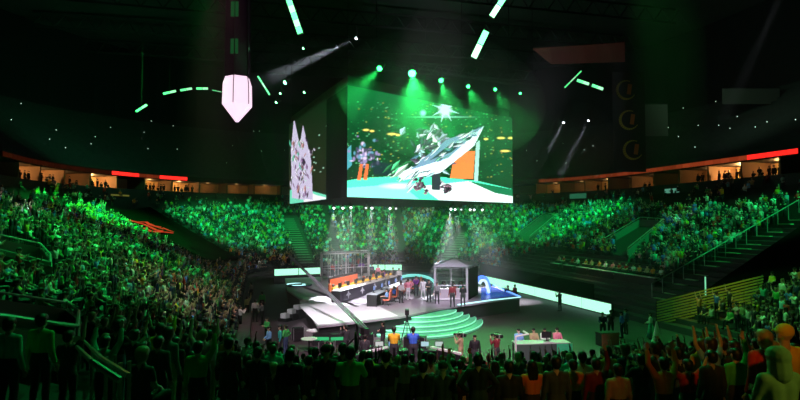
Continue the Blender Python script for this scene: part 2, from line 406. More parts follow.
def low(legs, arms, lean=0.):
    k = (legs, arms, lean)
    if k not in LOW:
        J = joints(legs, arms, lean); C = body_caps(J, legs, False)+hair_caps(J, 'short')
        for s in 'LR':
            if hash_(k) % 2: e, b = J['elb'+s], J['sho'+s]; C.append((b.lerp(e, .5), .05, e, .045, 'shirt', 1)); C.append((e, .045, J['wri'+s], .034, 'shirt', 1))
        me = remeshed(C, .03, 'person', .004, 1, REG)
        for r in REG: me.materials.append(skin[1] if r == 'skin' else black)
        LOW[k] = me
    return LOW[k]
def hash_(k): return sum(ord(c) for c in str(k))
skin = [mat('skin_%d' % i, c, .5) for i, c in enumerate([(.75, .5, .4), (.6, .38, .28), (.42, .25, .17), (.2, .11, .07)])]
hairm = [mat('hair_%d' % i, c, .45) for i, c in enumerate([(.012, .01, .008), (.04, .022, .012), (.1, .06, .03), (.35, .22, .09)])]
CLOTH = {'black': (.012, .012, .014), 'charcoal': (.04, .042, .045), 'grey': (.22, .22, .23), 'white': (.8, .8, .8), 'red': (.65, .03, .02), 'orange': (.85, .25, .03), 'yellow': (.9, .55, .03),
         'blue': (.05, .16, .7), 'light blue': (.25, .5, .9), 'teal': (.05, .5, .42), 'green': (.06, .45, .1), 'purple': (.25, .06, .4), 'pink': (.85, .3, .4), 'navy': (.015, .03, .1), 'maroon': (.2, .02, .03), 'khaki': (.45, .36, .2), 'denim': (.06, .1, .2)}
def cl(n): return mat('cloth_'+n.replace(' ', '_'), CLOTH[n], .8)
def setm(o, i, m): o.material_slots[i].link = 'OBJECT'; o.material_slots[i].material = m
def person(loc, face, legs, arms, shirt, label, trou='charcoal', hair='short', hc=0, sk=1, lean=0., sleeve='long', sc=1., group=None, name='person'):
    """face: world direction angle of the gaze (radians, 0 = +Y, away from the camera)"""
    body, sh, tr, hr = arche(legs, arms, hair, lean, sleeve)
    if not len(body.materials):
        for _ in range(4): body.materials.append(skin[1])
        for x in (sh, tr, hr): x.materials.append(black)
    o = bpy.data.objects.new(name, body); COL.objects.link(o); o.location = loc; o.rotation_euler = (0, 0, face); o.scale = (sc, sc, sc)
    setm(o, 0, skin[sk]); setm(o, 1, cl(shirt)); setm(o, 2, cl(trou)); setm(o, 3, cl('black'))
    for nm, me, m in (('shirt' if hair != 'hood' else 'hooded_jacket', sh, cl(shirt)), ('trousers', tr, cl(trou)), ({'cap': 'cap', 'hood': 'hood'}.get(hair, 'hair'), hr, hairm[hc] if hair not in ('cap', 'hood') else cl(shirt))):
        c = bpy.data.objects.new(nm, me); COL.objects.link(c); c.parent = o; setm(c, 0, m)
    return tag(o, label, 'person', group)
TAKEN = []
def facing_in(x, y):
    s, n = near(*UV(x, y)); th = math.atan2(n[1], n[0])+A
    return th+PI/2 if s > 0 else 0     # local +Y -> -n
def crowd_person(px, py, Y, arms, shirt, label, face=None, legs='stand', zoff=0., **k):
    """px, py: where the top of the head shows; Y: distance; feet rest on the tier there"""
    h = 1.76-(.44 if legs == 'sit' else 0)
    p = atY(px, py, Y); g = ground(p.x, p.y)+zoff; sc = min(1.1, max(.86, (p.z-g)/h))
    TAKEN.append((p.x, p.y)); f = facing_in(p.x, p.y) if face is None else face
    return person((p.x, p.y, g), f, legs, arms, shirt, label, sc=sc, **k)

# front silhouettes, seen from behind
FR = 'spectators at the near end of the floor'
look = lambda p: math.atan2(-(0-p), 40)
near_people = [
 (229, 352, 10.2, 'down', 'maroon', 'broad spectator in maroon shirt, first wide back right of the lone man in black', {}),
 (258, 351, 10.6, 'cross', 'charcoal', 'spectator in charcoal top with folded arms next to the broad one in maroon', {}),
 (290, 360, 9.6, 'down', 'black', 'dark haired spectator in black directly below the green-lit crew trio', {}),
 (309, 366, 12.0, 'film', 'charcoal', 'spectator holding both hands up to film, small head between two larger silhouettes', {}),
 (326, 362, 10.0, 'down', 'black', 'spectator in black standing right below the jib crane operator', {'hair': 'cap'}),
 (350, 371, 9.0, 'clap', 'green', 'spectator in green shirt with hands joined, just left of the camera platform', {}),
 (369, 364, 11., 'down', 'charcoal', 'long haired spectator in charcoal in front of the camera platform corner', {'hair': 'long'}),
 (386, 368, 9.8, 'film', 'black', 'spectator in black with raised phone hands below the yellow-shirted technician', {}),
 (405, 366, 12.4, 'down', 'grey', 'spectator in grey top between the yellow and blue technicians as seen from behind', {}),
 (423, 361, 10.0, 'down', 'black', 'spectator in black with green-rimmed shoulders, directly below the blue-shirted technician', {}),
 (443, 362, 10.0, 'down', 'charcoal', 'spectator in charcoal coat at the right end of the camera platform', {'hair': 'cap'}),
 (460, 366, 13.0, 'up', 'teal', 'spectator in teal with both arms up below the camera operator', {}),
 (478, 360, 9.8, 'hips', 'black', 'stocky spectator in black below the dark crew member standing on the open floor', {}),
 (495, 366, 13.0, 'down', 'charcoal', 'smaller spectator in charcoal behind the stocky ones, below the second camera operator', {'hair': 'long'}),
 (509, 361, 10.0, 'down', 'black', 'spectator in black beside the orange-lit one, last dark back before the crew table', {}),
 (532, 361, 11.0, 'cross', 'orange', 'long haired spectator in bright orange top below the crew table', {'hair': 'long', 'sleeve': 'short'}),
 (556, 357, 9.6, 'down', 'charcoal', 'big spectator in charcoal jacket between two orange shirts', {}),
 (573, 362, 11.4, 'down', 'orange', 'short haired spectator in plain orange shirt with back square to the camera', {}),
 (596, 364, 10.6, 'one_up', 'maroon', 'spectator in maroon with one arm raised beside the plain orange shirt', {}),
 (618, 368, 10.2, 'down', 'khaki', 'spectator in khaki shirt in front row, beyond the orange shirts', {}),
 (641, 366, 11.0, 'film', 'black', 'spectator in black filming with both hands, below the woman in the teal skirt', {}),
 (664, 372, 9.8, 'up', 'orange', 'spectator in orange throwing both arms up near the lower right crowd', {}),
 (688, 366, 10.6, 'vee', 'red', 'spectator in red with arms spread in a V near the lower right crowd', {'sleeve': 'short'}),
 (712, 372, 9.4, 'down', 'charcoal', 'spectator in charcoal standing between the red V-armed one and the hooded one', {}),
 (736, 358, 9.6, 'one_up', 'green', 'spectator in green with one arm up next to the large hooded figure', {}),
 (764, 326, 9.0, 'down', 'red', 'orange-haired spectator seen just over the large hooded figure', {'hc': 3}),
 (785, 324, 8.2, 'down', 'yellow', 'spectator wearing a bright yellow cap at the right edge', {'hair': 'cap'}),
 (778, 352, 5.6, 'cross', 'khaki', 'large hooded figure in khaki green jacket, nearest person at the right edge', {'hair': 'hood'}),
 (175, 344, 12.0, 'down', 'black', 'lone standing man in black, his side lit green, before the lower left stand', {'hair': 'short'}),
 (158, 361, 10.0, 'down', 'charcoal', 'spectator in charcoal beside the lone standing man in black', {}),
 (198, 368, 9.8, 'one_up', 'green', 'spectator in green, one arm raised, beside the broad one in maroon', {}),
 (134, 372, 10.4, 'film', 'black', 'spectator in black filming, below the bent stair rails', {}),
 (104, 378, 9.8, 'up', 'teal', 'spectator in teal with both arms up under the long handrail', {}),
 (68, 366, 10.0, 'one_up', 'charcoal', 'spectator in charcoal with an arm raised in front of the long handrail', {'sleeve': 'short'}),
 (40, 384, 9.0, 'down', 'green', 'spectator in green low at the lower left below the access platform', {}),
 (8, 372, 8.6, 'down', 'teal', 'spectator in teal at the very left edge below the access platform', {}),
]
for px, py, Y, arms, sh, lab, kw in near_people:
    p = atY(px, py, Y); crowd_person(px, py, Y, arms, sh, lab, face=math.atan2(p.x-0, 34-p.y)*.8, group=None, hc=kw.pop('hc', 0), **kw)

# ---- auto crowd on the tiers
NO = [  # areas of the photo with no spectators (platforms, tarps, aisles, dark front drape)
 [(100, 208), (150, 206), (246, 264), (206, 264), (165, 243)],
 [(0, 236), (54, 254), (54, 276), (0, 258)], [(-40, 306), (78, 322), (84, 374), (-40, 368)],
 [(672, 292), (800, 214), (840, 214), (840, 284), (770, 276), (702, 296)], [(612, 246), (640, 220), (664, 222), (630, 252)],
 [(516, 239), (543, 216), (556, 219), (531, 243)], [(282, 216), (298, 216), (315, 262), (298, 264)],
 [(500, 262), (560, 250), (640, 262), (688, 290), (656, 310), (640, 330), (500, 300)], [(644, 298), (800, 208), (810, 215), (668, 300)],
 [(72, 334), (84, 336), (124, 366), (116, 378)], [(655, 306), (765, 274), (768, 286), (658, 318)], [(438, 265), (458, 232), (468, 232), (452, 265)],
]
def inpoly(x, y, P):
    c = False
    for (x0, y0), (x1, y1) in zip(P, P[1:]+P[:1]):
        if (y0 > y) != (y1 > y) and x < (x1-x0)*(y-y0)/(y1-y0)+x0: c = not c
    return c
cands = []
for i in range(1, NR):
    s = .6+(i+.55)*ROW; Lq = row_len(s); nq = int(Lq/.56)
    for j in range(nq):
        u, v, n, t, k = row_pt(Lq*(j+random.uniform(-.12, .12))/nq % Lq, s)
        if any(abs(t-a)*k < .65 for a in aisles): continue
        z = zrow(i, n); p = W(u, v, z)
        if p.y < 9: continue
        pp = proj(p+Vector((0, 0, 1.)))
        if not (-6 < pp[0] < 806 and 150 < pp[1] < 408): continue
        if pp[1] < 204+(pp[0] < 200)*2 and random.random() < .9: continue
        pf = proj(p+Vector((0, 0, .2)))
        if any(inpoly(pp[0], pp[1], P) or inpoly(pf[0], pf[1], P) for P in NO): continue
        d = p.length
        if d < 24 and 205 < pp[0] < 640 and (random.random() < .35 or p.y < 11.8): continue
        if random.random() < .07: continue
        if any((p.x-a)**2+(p.y-b)**2 < .4 for a, b in TAKEN): continue
        cands.append((pp[2], p, n, pp))
cands.sort(key=lambda c: c[0])
NIND = 128
SHC = ['black', 'charcoal', 'grey', 'white', 'red', 'orange', 'blue', 'teal', 'green', 'purple', 'pink', 'navy', 'khaki', 'yellow', 'light blue', 'maroon']
SHW = [11, 6, 3, 6, 3, 2, 2, 3, 3, 1, 1, 4, 2, 2, 2, 2]
LEFTLEG = [('sit', 'lap', 4, 'seated with hands in lap'), ('sit', 'clap', 2, 'seated and clapping'), ('stand', 'down', 2, 'standing'), ('stand', 'up', 2, 'standing with both arms raised'),
           ('stand', 'one_up', 2, 'standing with one arm raised'), ('stand', 'film', 2, 'standing and filming'), ('stand', 'vee', 1, 'standing with arms spread high'), ('sit', 'one_left', 1, 'seated with one arm raised')]
def area(px, py):
    if px < 90 and py < 320: return 'in the lower left stand'
    if px < 150: return 'in the dark lower left corner'
    if px < 205: return 'beside the reddish-lit rows'
    if px < 300: return 'in the rows behind the jib crane'
    if px < 520: return 'by the open arena floor'
    if px < 660: return 'below the crew table'
    if py < 345: return 'just below the slatted barrier'
    return 'near the hooded figure'
for d, p, n, pp in cands[:NIND]:
    front = 205 < pp[0] < 660 and d < 24
    lg, ar, _, txt = random.choices(LEFTLEG, [l[2] if not front else (6, 2, 2, .15, .3, .8, 0, .2)[i] for i, l in enumerate(LEFTLEG)])[0]
    sh = random.choices(SHC, SHW)[0]
    me = low(lg, ar); o = bpy.data.objects.new('person', me); COL.objects.link(o)
    o.location = p; o.rotation_euler = (0, 0, math.atan2(n[1], n[0])+A+PI/2+random.uniform(-.25, .25)); sc = random.uniform(.93, 1.06); o.scale = (sc, sc, sc)
    tr = random.choice(['black', 'denim', 'charcoal', 'khaki'])
    for i, m in enumerate((random.choice(skin), cl(sh), cl(tr), black, random.choice(hairm))): setm(o, i, m)
    lab = 'spectator in %s top %s %s' % (sh, txt, area(pp[0], pp[1])); tag(o, lab, 'person', lab.replace('spectator', 'spectators'))
# the distant mass
def mini(sit, arms):
    b = MB(); cols = []; h = 0 if sit else .42
    def ad(n0, reg):
        cols.extend([reg]*(len(b.v)-n0))
    n0 = len(b.v); b.cyl((0, 0, .45+h), (0, .03, .98+h), .16, .19, 6); b.cyl((0, .03, .98+h), (0, .03, 1.06+h), .19, .08, 6); ad(n0, 1)
    n0 = len(b.v); b.cap((0, .04, 1.16+h), .085, (0, .04, 1.2+h), .09, 6, 1); ad(n0, 0)
    n0 = len(b.v); b.cap((0, .0, 1.2+h), .09, (0, .02, 1.24+h), .09, 6, 1); ad(n0, 4)
    n0 = len(b.v)
    if sit:
        for x in (-.1, .1): b.cyl((x, 0, .5), (x, .42, .5), .08, .06, 5); b.cyl((x, .42, .52), (x, .42, .05), .06, .05, 5)
    else:
        for x in (-.1, .1): b.cyl((x, 0, .9), (x, 0, 0.02), .09, .06, 5)
    ad(n0, 2)
    for x, a in ((-1, arms), (1, arms if arms != 'one' else 'down')):
        a = 'up' if a == 'one' else a
        s0 = Vector((x*.2, .02, 1.0+h)); e, w = {'up': (Vector((x*.1, .08, .22)), Vector((x*.08, .12, .5))), 'down': (Vector((x*.06, .05, -.27)), Vector((-x*.02, .26, -.35))), 'mid': (Vector((x*.06, .18, -.18)), Vector((-x*.06, .34, .0)))}[a]
        n0 = len(b.v); b.cyl(s0, s0+e, .055, .045, 4); ad(n0, 1); n0 = len(b.v); b.cyl(s0+e, s0+w, .045, .04, 4); ad(n0, 0)
    tri = b.f; return np.array(b.v), tri, np.array(cols)
T = [mini(True, 'down'), mini(True, 'mid'), mini(False, 'up'), mini(False, 'down'), mini(True, 'one'), mini(False, 'mid')]
def midt(lg, ar):
    J = joints(lg, ar); Cc = body_caps(J, lg, False)+hair_caps(J, 'short'); me = remeshed(Cc, .045, 'tmp', .006, 1, REG)
    fs = [tuple(p.vertices) for p in me.polygons]; rg = np.zeros(len(me.vertices), int)
    for p in me.polygons:
        for v_ in p.vertices: rg[v_] = p.material_index
    return np.array([tuple(v_.co) for v_ in me.vertices]), fs, rg
TM = [midt(*a) for a in (('sit', 'lap'), ('sit', 'lap'), ('sit', 'clap'), ('stand', 'up'), ('stand', 'down'), ('stand', 'one_up'), ('sit', 'one_left'), ('stand', 'film'))]
SK = np.array([(.75, .5, .4), (.6, .38, .28), (.42, .25, .17), (.2, .11, .07)]); HC = np.array([(.012, .01, .008), (.04, .022, .012), (.3, .2, .1)])
SC = np.array([CLOTH[c] for c in SHC]); SP = np.array(SHW)/sum(SHW)
V = []; C = []; LT = []; LI = []; base = 0
for d, p, n, pp in cands[NIND:]:
    v, f, rg = T[rng.choice(6, p=[.34, .2, .1, .12, .12, .12])] if d > 46 else TM[rng.integers(len(TM))]
    th = math.atan2(n[1], n[0])+A+PI/2+rng.uniform(-.3, .3); c, s_ = math.cos(th), math.sin(th); sc = rng.uniform(.92, 1.08)
    M = np.array([[c, -s_, 0], [s_, c, 0], [0, 0, 1]])*sc
    V.append(v@M.T+np.array(p)); pal = np.full((5, 3), .015); pal[0] = SK[rng.integers(4)]; pal[1] = np.clip(SC[rng.choice(len(SC), p=SP)]*rng.uniform(.6, 1.3), 0, .9); pal[2] = (.02, .025, .04); pal[4] = HC[rng.integers(3)]
    C.append(pal[rg]); 
    for q in f: LI.append(np.array(q)+base); LT.append(len(q))
    base += len(v)
def mass(name, V, C, LI, LT, m, label, cat):
    V = np.concatenate(V); C = np.concatenate(C); me = bpy.data.meshes.new(name)
    me.vertices.add(len(V)); me.vertices.foreach_set('co', V.ravel().astype(np.float32)); li = np.concatenate(LI).astype(np.int32); LT = np.array(LT, dtype=np.int32)
    me.loops.add(len(li)); me.loops.foreach_set('vertex_index', li); me.polygons.add(len(LT)); me.polygons.foreach_set('loop_start', (np.cumsum(LT)-LT).astype(np.int32)); me.polygons.foreach_set('loop_total', LT)
    me.update(calc_edges=True); me.validate()
    a = me.color_attributes.new('col', 'FLOAT_COLOR', 'POINT'); a.data.foreach_set('color', np.concatenate([C, np.ones((len(C), 1))], 1).ravel().astype(np.float32))
    me.materials.append(m); o = bpy.data.objects.new(name, me); COL.objects.link(o); return tag(o, label, cat, None, 'stuff')
mass('crowd', V, C, LI, LT, attr_mat('crowd_cloth'), 'mass of distant spectators filling the green-lit lower bowl', 'crowd')
print('CROWD', len(cands), 'stuff', len(cands)-NIND)

# suite guests in silhouette
b_ = 0
for (u, v, n, q0, q1, lv) in suite_people_spots:
    if lv < 3: continue
    for j in (range(0, 6) if lv > 5 else (1, 3)):
        q = q0+(q1-q0)*(.2+.6*j/5)+random.uniform(-.1, .1); so_ = random.uniform(.6, 1.1)
        uu, vv, nn, _, _ = row_pt(q, ST); uu += nn[0]*so_; vv += nn[1]*so_; p = W(uu, vv, 12.6); th = math.atan2(nn[1], nn[0])+A+PI/2
        me = low(*random.choice([('stand', 'down'), ('stand', 'cross'), ('sit', 'lap')])); o = bpy.data.objects.new('person', me); COL.objects.link(o); o.location = p; o.rotation_euler = (0, 0, th+random.uniform(-.5, .5))
        for i, m in enumerate((skin[2], cl('black'), cl('black'), black, hairm[0])): setm(o, i, m)
        tag(o, 'dark silhouetted guest at the parapet of a glowing suite', 'person', 'guests in the glowing suites')


# ================================================================ CENTRE-HUNG DISPLAY
def px_screen(corners, w, h, paint):   # corners of the display in world space, TL TR BR BL
    pass
PJ = lambda p: proj(p)[:2]
JB, JT = 10.0, 20.2
Ja = Vector((-4.8, 50, 0)); Jb = Vector((13.2, 66, 0)); Jc = Vector((-14.0, 70.5, 0)); Jd = Jb+(Jc-Ja)
jumbo = empty('centre_hung_display', (Ja+Jb+Jc+Jd)/4+Vector((0, 0, JB)), 0, 'huge four-sided display hung above the stage, bright picture on its front face', 'display')
jo = jumbo.location.copy()
def shrink(p, k): c = (Ja+Jd)/2; return c+(Vector((p.x, p.y, 0))-c)*k
cor = [shrink(p, .985) for p in (Ja, Jb, Jd, Jc)]
b = MB().prism([(p.x-jo.x, p.y-jo.y) for p in cor], 0.05, JT-JB-.05); b.build('cabinet', mat('cabinet_black', (.003, .003, .003), 1.), jumbo)
b = MB().prism([(p.x-jo.x, p.y-jo.y) for p in [shrink(q, 1.0) for q in cor]], JT-JB-.05, JT-JB+.9); b.build('top_frame', blackm, jumbo)
def screen(name, a, b2, z0, z1, NX, NY, img, parent, es):
    """pixel grid of a display between two ground points, coloured per pixel"""
    V = []; 
    for j in range(NY+1):
        for i in range(NX+1): p = a.lerp(b2, i/NX); V.append((p.x-jo.x, p.y-jo.y, z0+(z1-z0)*j/NY-jo.z))
    n = NX+1; Fs = [(j*n+i, j*n+i+1, (j+1)*n+i+1, (j+1)*n+i) for j in range(NY) for i in range(NX)]
    me = bpy.data.meshes.new(name); me.from_pydata(V, [], Fs); a_ = me.color_attributes.new('col', 'FLOAT_COLOR', 'POINT')
    a_.data.foreach_set('color', np.concatenate([img.reshape(-1, 3), np.ones(((NX+1)*(NY+1), 1))], 1).ravel().astype(np.float32))
    me.materials.append(attr_mat(name+'_pixels', es)); o = bpy.data.objects.new(name, me); COL.objects.link(o); o.parent = parent; return o
class Paint:   # paints in photograph pixel coordinates on the display's own grid
    def __init__(s, a, b2, z0, z1, NX, NY):
        s.X = np.zeros((NY+1, NX+1)); s.Y = s.X.copy()
        for j in range(NY+1):
            for i in range(NX+1): p = a.lerp(b2, i/NX); q = proj((p.x, p.y, z0+(z1-z0)*j/NY)); s.X[j, i], s.Y[j, i] = q[0], q[1]
        s.I = np.zeros((NY+1, NX+1, 3))
    def poly(s, P, c, k=1.):
        m = np.zeros(s.X.shape, bool)
        for (x0, y0), (x1, y1) in zip(P, P[1:]+P[:1]):
            if y0 == y1: continue
            t = ((y0 > s.Y) != (y1 > s.Y)) & (s.X < (x1-x0)*(s.Y-y0)/(y1-y0)+x0); m ^= t
        s.I[m] = s.I[m]*(1-k)+np.array(c)*k
    def blob(s, x, y, rx, ry, c, soft=1., k=1.):
        d = np.sqrt(((s.X-x)/rx)**2+((s.Y-y)/ry)**2); w = np.clip((1-d)/max(soft, 1e-3), 0, 1)[..., None]*k; s.I = s.I*(1-w)+np.array(c)*w
e1 = (Jb-Ja).normalized(); nf = Vector((e1.y, -e1.x, 0))*.12
sa, sb = Ja.lerp(Jb, .0)+nf, Ja.lerp(Jb, 1.)+nf
P = Paint(sa, sb, JB+.05, JT-.1, 300, 190)
P.I[:] = (.001, .03, .008)
P.blob(420, 60, 130, 95, (.004, .22, .05), 1.)
P.blob(380, 150, 60, 45, (.001, .05, .012), 1.); P.blob(500, 160, 40, 50, (.001, .07, .02), 1.)
for _ in range(420):      # dim specks of the pictured arena
    x, y = random.uniform(346, 516), random.uniform(100, 178); c = random.choice([(.02, .3, .08), (.1, .5, .2), (.4, .35, .05), (.01, .15, .04)]); P.blob(x, y, random.uniform(.6, 1.6), random.uniform(.4, .9), c, .6)
for x, y, w in [(366, 130, 4), (372, 131, 3), (392, 134, 6), (398, 135, 3), (501, 138, 5), (511, 138, 4), (505, 151, 6), (486, 139, 3)]: P.blob(x, y, w, 1.4, (.95, .75, .15), .5)
P.poly([(346, 150), (351, 145), (352, 165), (347, 170)], (.1, .5, .6), .6)
P.poly([(345, 181), (362, 178), (398, 176), (440, 177), (478, 181), (516, 190), (516, 206), (345, 200)], (.08, .9, .5))
P.poly([(345, 188), (400, 184), (420, 200), (345, 199)], (.25, 1, .75)); P.poly([(420, 186), (470, 181), (516, 196), (516, 205), (440, 201)], (.8, 1, .95))
P.poly([(468, 181), (516, 190), (516, 197), (495, 193)], (.004, .16, .06)); P.blob(400, 186, 24, 4, (.9, 1, 1), .8, .8)
P.poly([(455, 152), (475, 151), (473, 179), (450, 178)], (.95, .22, .05)); P.poly([(476, 143), (480, 140), (478, 181), (474, 181)], (.5, .9, .8), .7)
for _ in range(70): P.blob(random.gauss(366, 7), random.gauss(156, 6), random.uniform(1, 3), random.uniform(1, 3), random.choice([(.25, .2, .4), (.6, .5, .7), (.05, .05, .1), (.1, .3, .4)]), .6)
for x in (360, 366): P.poly([(x, 164), (x+3, 164), (x+1, 180), (x-3, 180)], (.7, .15, .04))
P.poly([(372, 160), (400, 166), (402, 176), (374, 174)], (.005, .02, .03), .8)
rr = random.Random(4)     # generic cluster of pale shards
def shard(cx, cy, L, w, ang, c):
    d = (math.cos(ang), math.sin(ang)); n = (-d[1], d[0])
    A_ = [(cx-d[0]*L/2, cy-d[1]*L/2), (cx+n[0]*w/2, cy+n[1]*w/2), (cx+d[0]*L/2, cy+d[1]*L/2)]; P.poly(A_, c); P.poly([A_[0], A_[2], (cx-n[0]*w/2, cy-n[1]*w/2)], [x*.35 for x in c])
for _ in range(16): shard(rr.gauss(402, 7), rr.gauss(172, 5), rr.uniform(14, 26), rr.uniform(3, 6), 2.6+rr.uniform(-.4, .4), rr.choice([(.1, .8, .3), (.7, 1, .8), (.02, .2, .06)]))
for _ in range(60): shard(rr.gauss(428, 9), rr.gauss(147, 13), rr.uniform(6, 16), rr.uniform(3, 7), rr.uniform(0, PI), rr.choice([(.75, .8, .9), (.35, .35, .5), (.05, .06, .1), (.9, .95, 1), (.12, .08, .15), (.5, .8, .85)]))
for cx_, cy_ in ((420, 186), (447, 187)):
    for _ in range(26): shard(rr.gauss(cx_, 3.2), rr.gauss(cy_, 2.6), rr.uniform(3, 7), rr.uniform(2, 5), rr.uniform(0, PI), rr.choice([(.05, .04, .06), (.35, .2, .28), (.12, .08, .12), (.02, .02, .03)]))
P.poly([(431, 160), (441, 160), (440, 190), (432, 190)], (.02, .03, .04))
P.poly([(484, 126), (474, 146), (440, 173), (404, 180), (398, 176), (424, 158), (446, 140)], (.75, .95, .97)); P.poly([(484, 126), (446, 140), (424, 158), (410, 170), (448, 158)], (.16, .3, .42)); P.poly([(470, 136), (448, 146), (430, 160), (452, 152)], (.01, .04, .05))
for _ in range(46):
    t = rr.random(); shard(404+76*t+rr.gauss(0, 1.5), 179-50*t+rr.gauss(0, 7*(1-t)+1.5), rr.uniform(6, 18), rr.uniform(1, 3.5), -.6+rr.gauss(0, .25), rr.choice([(.9, 1, 1), (.5, .8, .85), (.1, .25, .35), (.02, .1, .08), (.2, .6, .4), (.7, .75, .85)]))
P.blob(445, 110, 8, 9, (.9, .95, 1), .9); P.blob(423, 113, 4, 4, (.5, .95, 1), 1); P.blob(443, 117, 40, 1.2, (.4, .9, .8), 1, .7)
for a_ in range(8): an = a_*PI/4+.3; P.poly([(445+math.cos(an)*15, 109+math.sin(an)*15), (445-math.sin(an)*1.6, 109+math.cos(an)*1.6), (445+math.sin(an)*1.6, 109-math.cos(an)*1.6)], (.6, .9, 1), .8)
screen('front_screen', sa, sb, JB+.05, JT-.1, 300, 190, np.clip(P.I, 0, 1), jumbo, 1.7)
e2 = (Jc-Ja).normalized(); nl = Vector((-e2.y, e2.x, 0))*.12
if nl.dot(Ja) > 0: nl = -nl
la, lb = Jc.lerp(Ja, .02)+nl, Jc.lerp(Ja, .74)+nl
P = Paint(la, lb, JB+.05, JT-.1, 90, 150); P.I[:] = (.001, .012, .004)
P.poly([(290, 190), (300, 188), (330, 196), (330, 200), (296, 207), (290, 206)], (.15, .75, .5)); P.poly([(304, 204), (302, 188), (316, 195), (328, 198)], (.95, .95, 1))
for x0, x1, xt, yt in ((291, 303, 294, 118), (299, 311, 303, 125)): P.poly([(xt, yt), (x1, 160), (x1+2, 200), (x0+1, 198), (x0, 150)], (.6, .55, .75))
rr = random.Random(9)
for _ in range(90): shard(rr.gauss(301, 5), rr.uniform(140, 198), rr.uniform(4, 10), rr.uniform(1, 3), PI/2+rr.uniform(-.5, .5), rr.choice([(.8, .75, .95), (.3, .15, .35), (.05, .03, .08), (.6, .3, .3), (.9, .9, 1), (.1, .6, .4)]))
for _ in range(14): P.blob(rr.uniform(300, 330), rr.uniform(110, 190), 1.2, .6, (.5, .9, .7), .6)
screen('side_screen', la, lb, JB+.05, JT-.1, 90, 150, np.clip(P.I, 0, 1), jumbo, 1.1)
for p in cor:   # hanging cables
    MB().cyl((p.x-jo.x, p.y-jo.y, JT-JB+.8), (p.x-jo.x, p.y-jo.y, 39.6-JB), .04, n=5).build('cable', blackm, jumbo)

# ---- luminaires
def fixture(pos, aim, color, em, r, label, group=None, spotE=0, ang=20, blend=.5, hang=1.):
    pos = Vector(pos); aim = Vector(aim); d = (aim-pos).normalized(); q = d.to_track_quat('Z', 'Y')
    root = empty('spotlight', pos, 0, label, 'spotlight', group)
    MB().cyl(-d*.55*r/.2, d*.05, r*.8, r*1.05, 14).build('housing', black, root)
    x = (q@Vector((1, 0, 0))); MB().cyl(-x*r*1.4-d*.2, -x*r*1.4+Vector((0, 0, r*2.2)), .03, n=5).cyl(x*r*1.4-d*.2, x*r*1.4+Vector((0, 0, r*2.2)), .03, n=5).cyl(-x*r*1.4+Vector((0, 0, r*2.2)), x*r*1.4+Vector((0, 0, r*2.2)), .03, n=5).cyl(Vector((0, 0, r*2.2)), (0, 0, r*2.2+hang), .03, n=5).build('yoke', blackm, root)
    MB().cap(d*.02, r*.9, d*.06, r*.9, 12, 4).build('lens', mat('lens_%s_%g' % (color, em), (.1, .1, .1), .2, emis=color, es=em), root)
    if spotE: s = spot(pos+d*(r+.1), aim, color, spotE, ang, blend, .12)
    return root
gl = (.25, 1, .45)
tr0, tr1 = atY(366, 66, 50.), atY(540, 94, 61.5)
rig = empty('lighting_truss', tr0, 0, 'black lighting truss carrying the green spotlights over the front screen', 'truss')
b = MB(); L_ = tr1-tr0; L_.z = 0
for dy, dz in ((-.25, .6), (.25, .6), (0, 1.0)): b.cyl(Vector((0, dy, dz)), L_+Vector((0, dy, dz)), .04, n=5)
for i in range(24): a0 = L_*(i/24); a1 = L_*((i+1)/24); b.cyl(a0+Vector((0, -.25, .6)), a1+Vector((0, .25, .6)), .025, n=4); b.cyl(a0+Vector((0, .25, .6)), (a0+a1)/2+Vector((0, 0, 1.)), .025, n=4)
b.build('chord_lattice', blackm, rig)
for k in (0.05, .5, .95): MB().cyl(L_*k+Vector((0, 0, 1)), L_*k+Vector((0, 0, 39.6-tr0.z)), .03, n=5).build('cable', blackm, rig)
names = ['brightest green spotlight', 'green spotlight next right of the brightest one', 'third green spotlight along the truss', 'fourth green spotlight along the truss', 'small green spotlight at the far end of the truss']
for i, (px, py, E, r) in enumerate([(380, 68, 9000, .26), (412, 73, 26000, .38), (441, 80, 12000, .24), (468, 86, 8000, .2), (495, 89, 5000, .18), (520, 93, 1500, .14)]):
    Y = 50+(px-380)/140*9.7-.6; p = atY(px, py, Y)
    aim = Vector((p.x+(-12 if i == 0 else .3+i*1.2), p.y-17, p.z-18))
    fixture(p, aim, (.03, 1, .16), 26 if i == 1 else 16, r, (['green spotlight at the near end of the truss, beam slanting down to the left'])[0] if i == 0 else names[i-1]+' over the front screen', None, E*1.5, 50 if i == 1 else 38, 1.)
for i, (px, py) in enumerate([(286, 82), (281, 93), (277, 102), (304, 48), (305, 92)]):
    p = atY(px, py, 56); fixture(p, (p.x-14, p.y-4, p.z-9), (.2, 1, .4), 10, .14 if i else .24, 'small green lamp in the dark truss beside the hanging crystal lantern', 'small green lamps beside the hanging crystal lantern', 2500 if i == 0 else 0, 26)
for i, (px, py, tx, ty, E, n_) in enumerate([(357, 38, 262, 82, 9000, 'cold white spotlight high up throwing a narrow beam down to the left'), (589, 120, 560, 175, 3000, 'small white spotlight over the far stand, further right of a close pair'), (564, 122, 540, 165, 3000, 'small white spotlight over the far stand, nearer the screen of a close pair')]):
    p = atY(px, py, 52 if i == 0 else 66); t = atY(tx, ty, 50 if i == 0 else 66); fixture(p, t, (.8, .85, 1), 12, .14, n_, None, E*6, 9, .5)
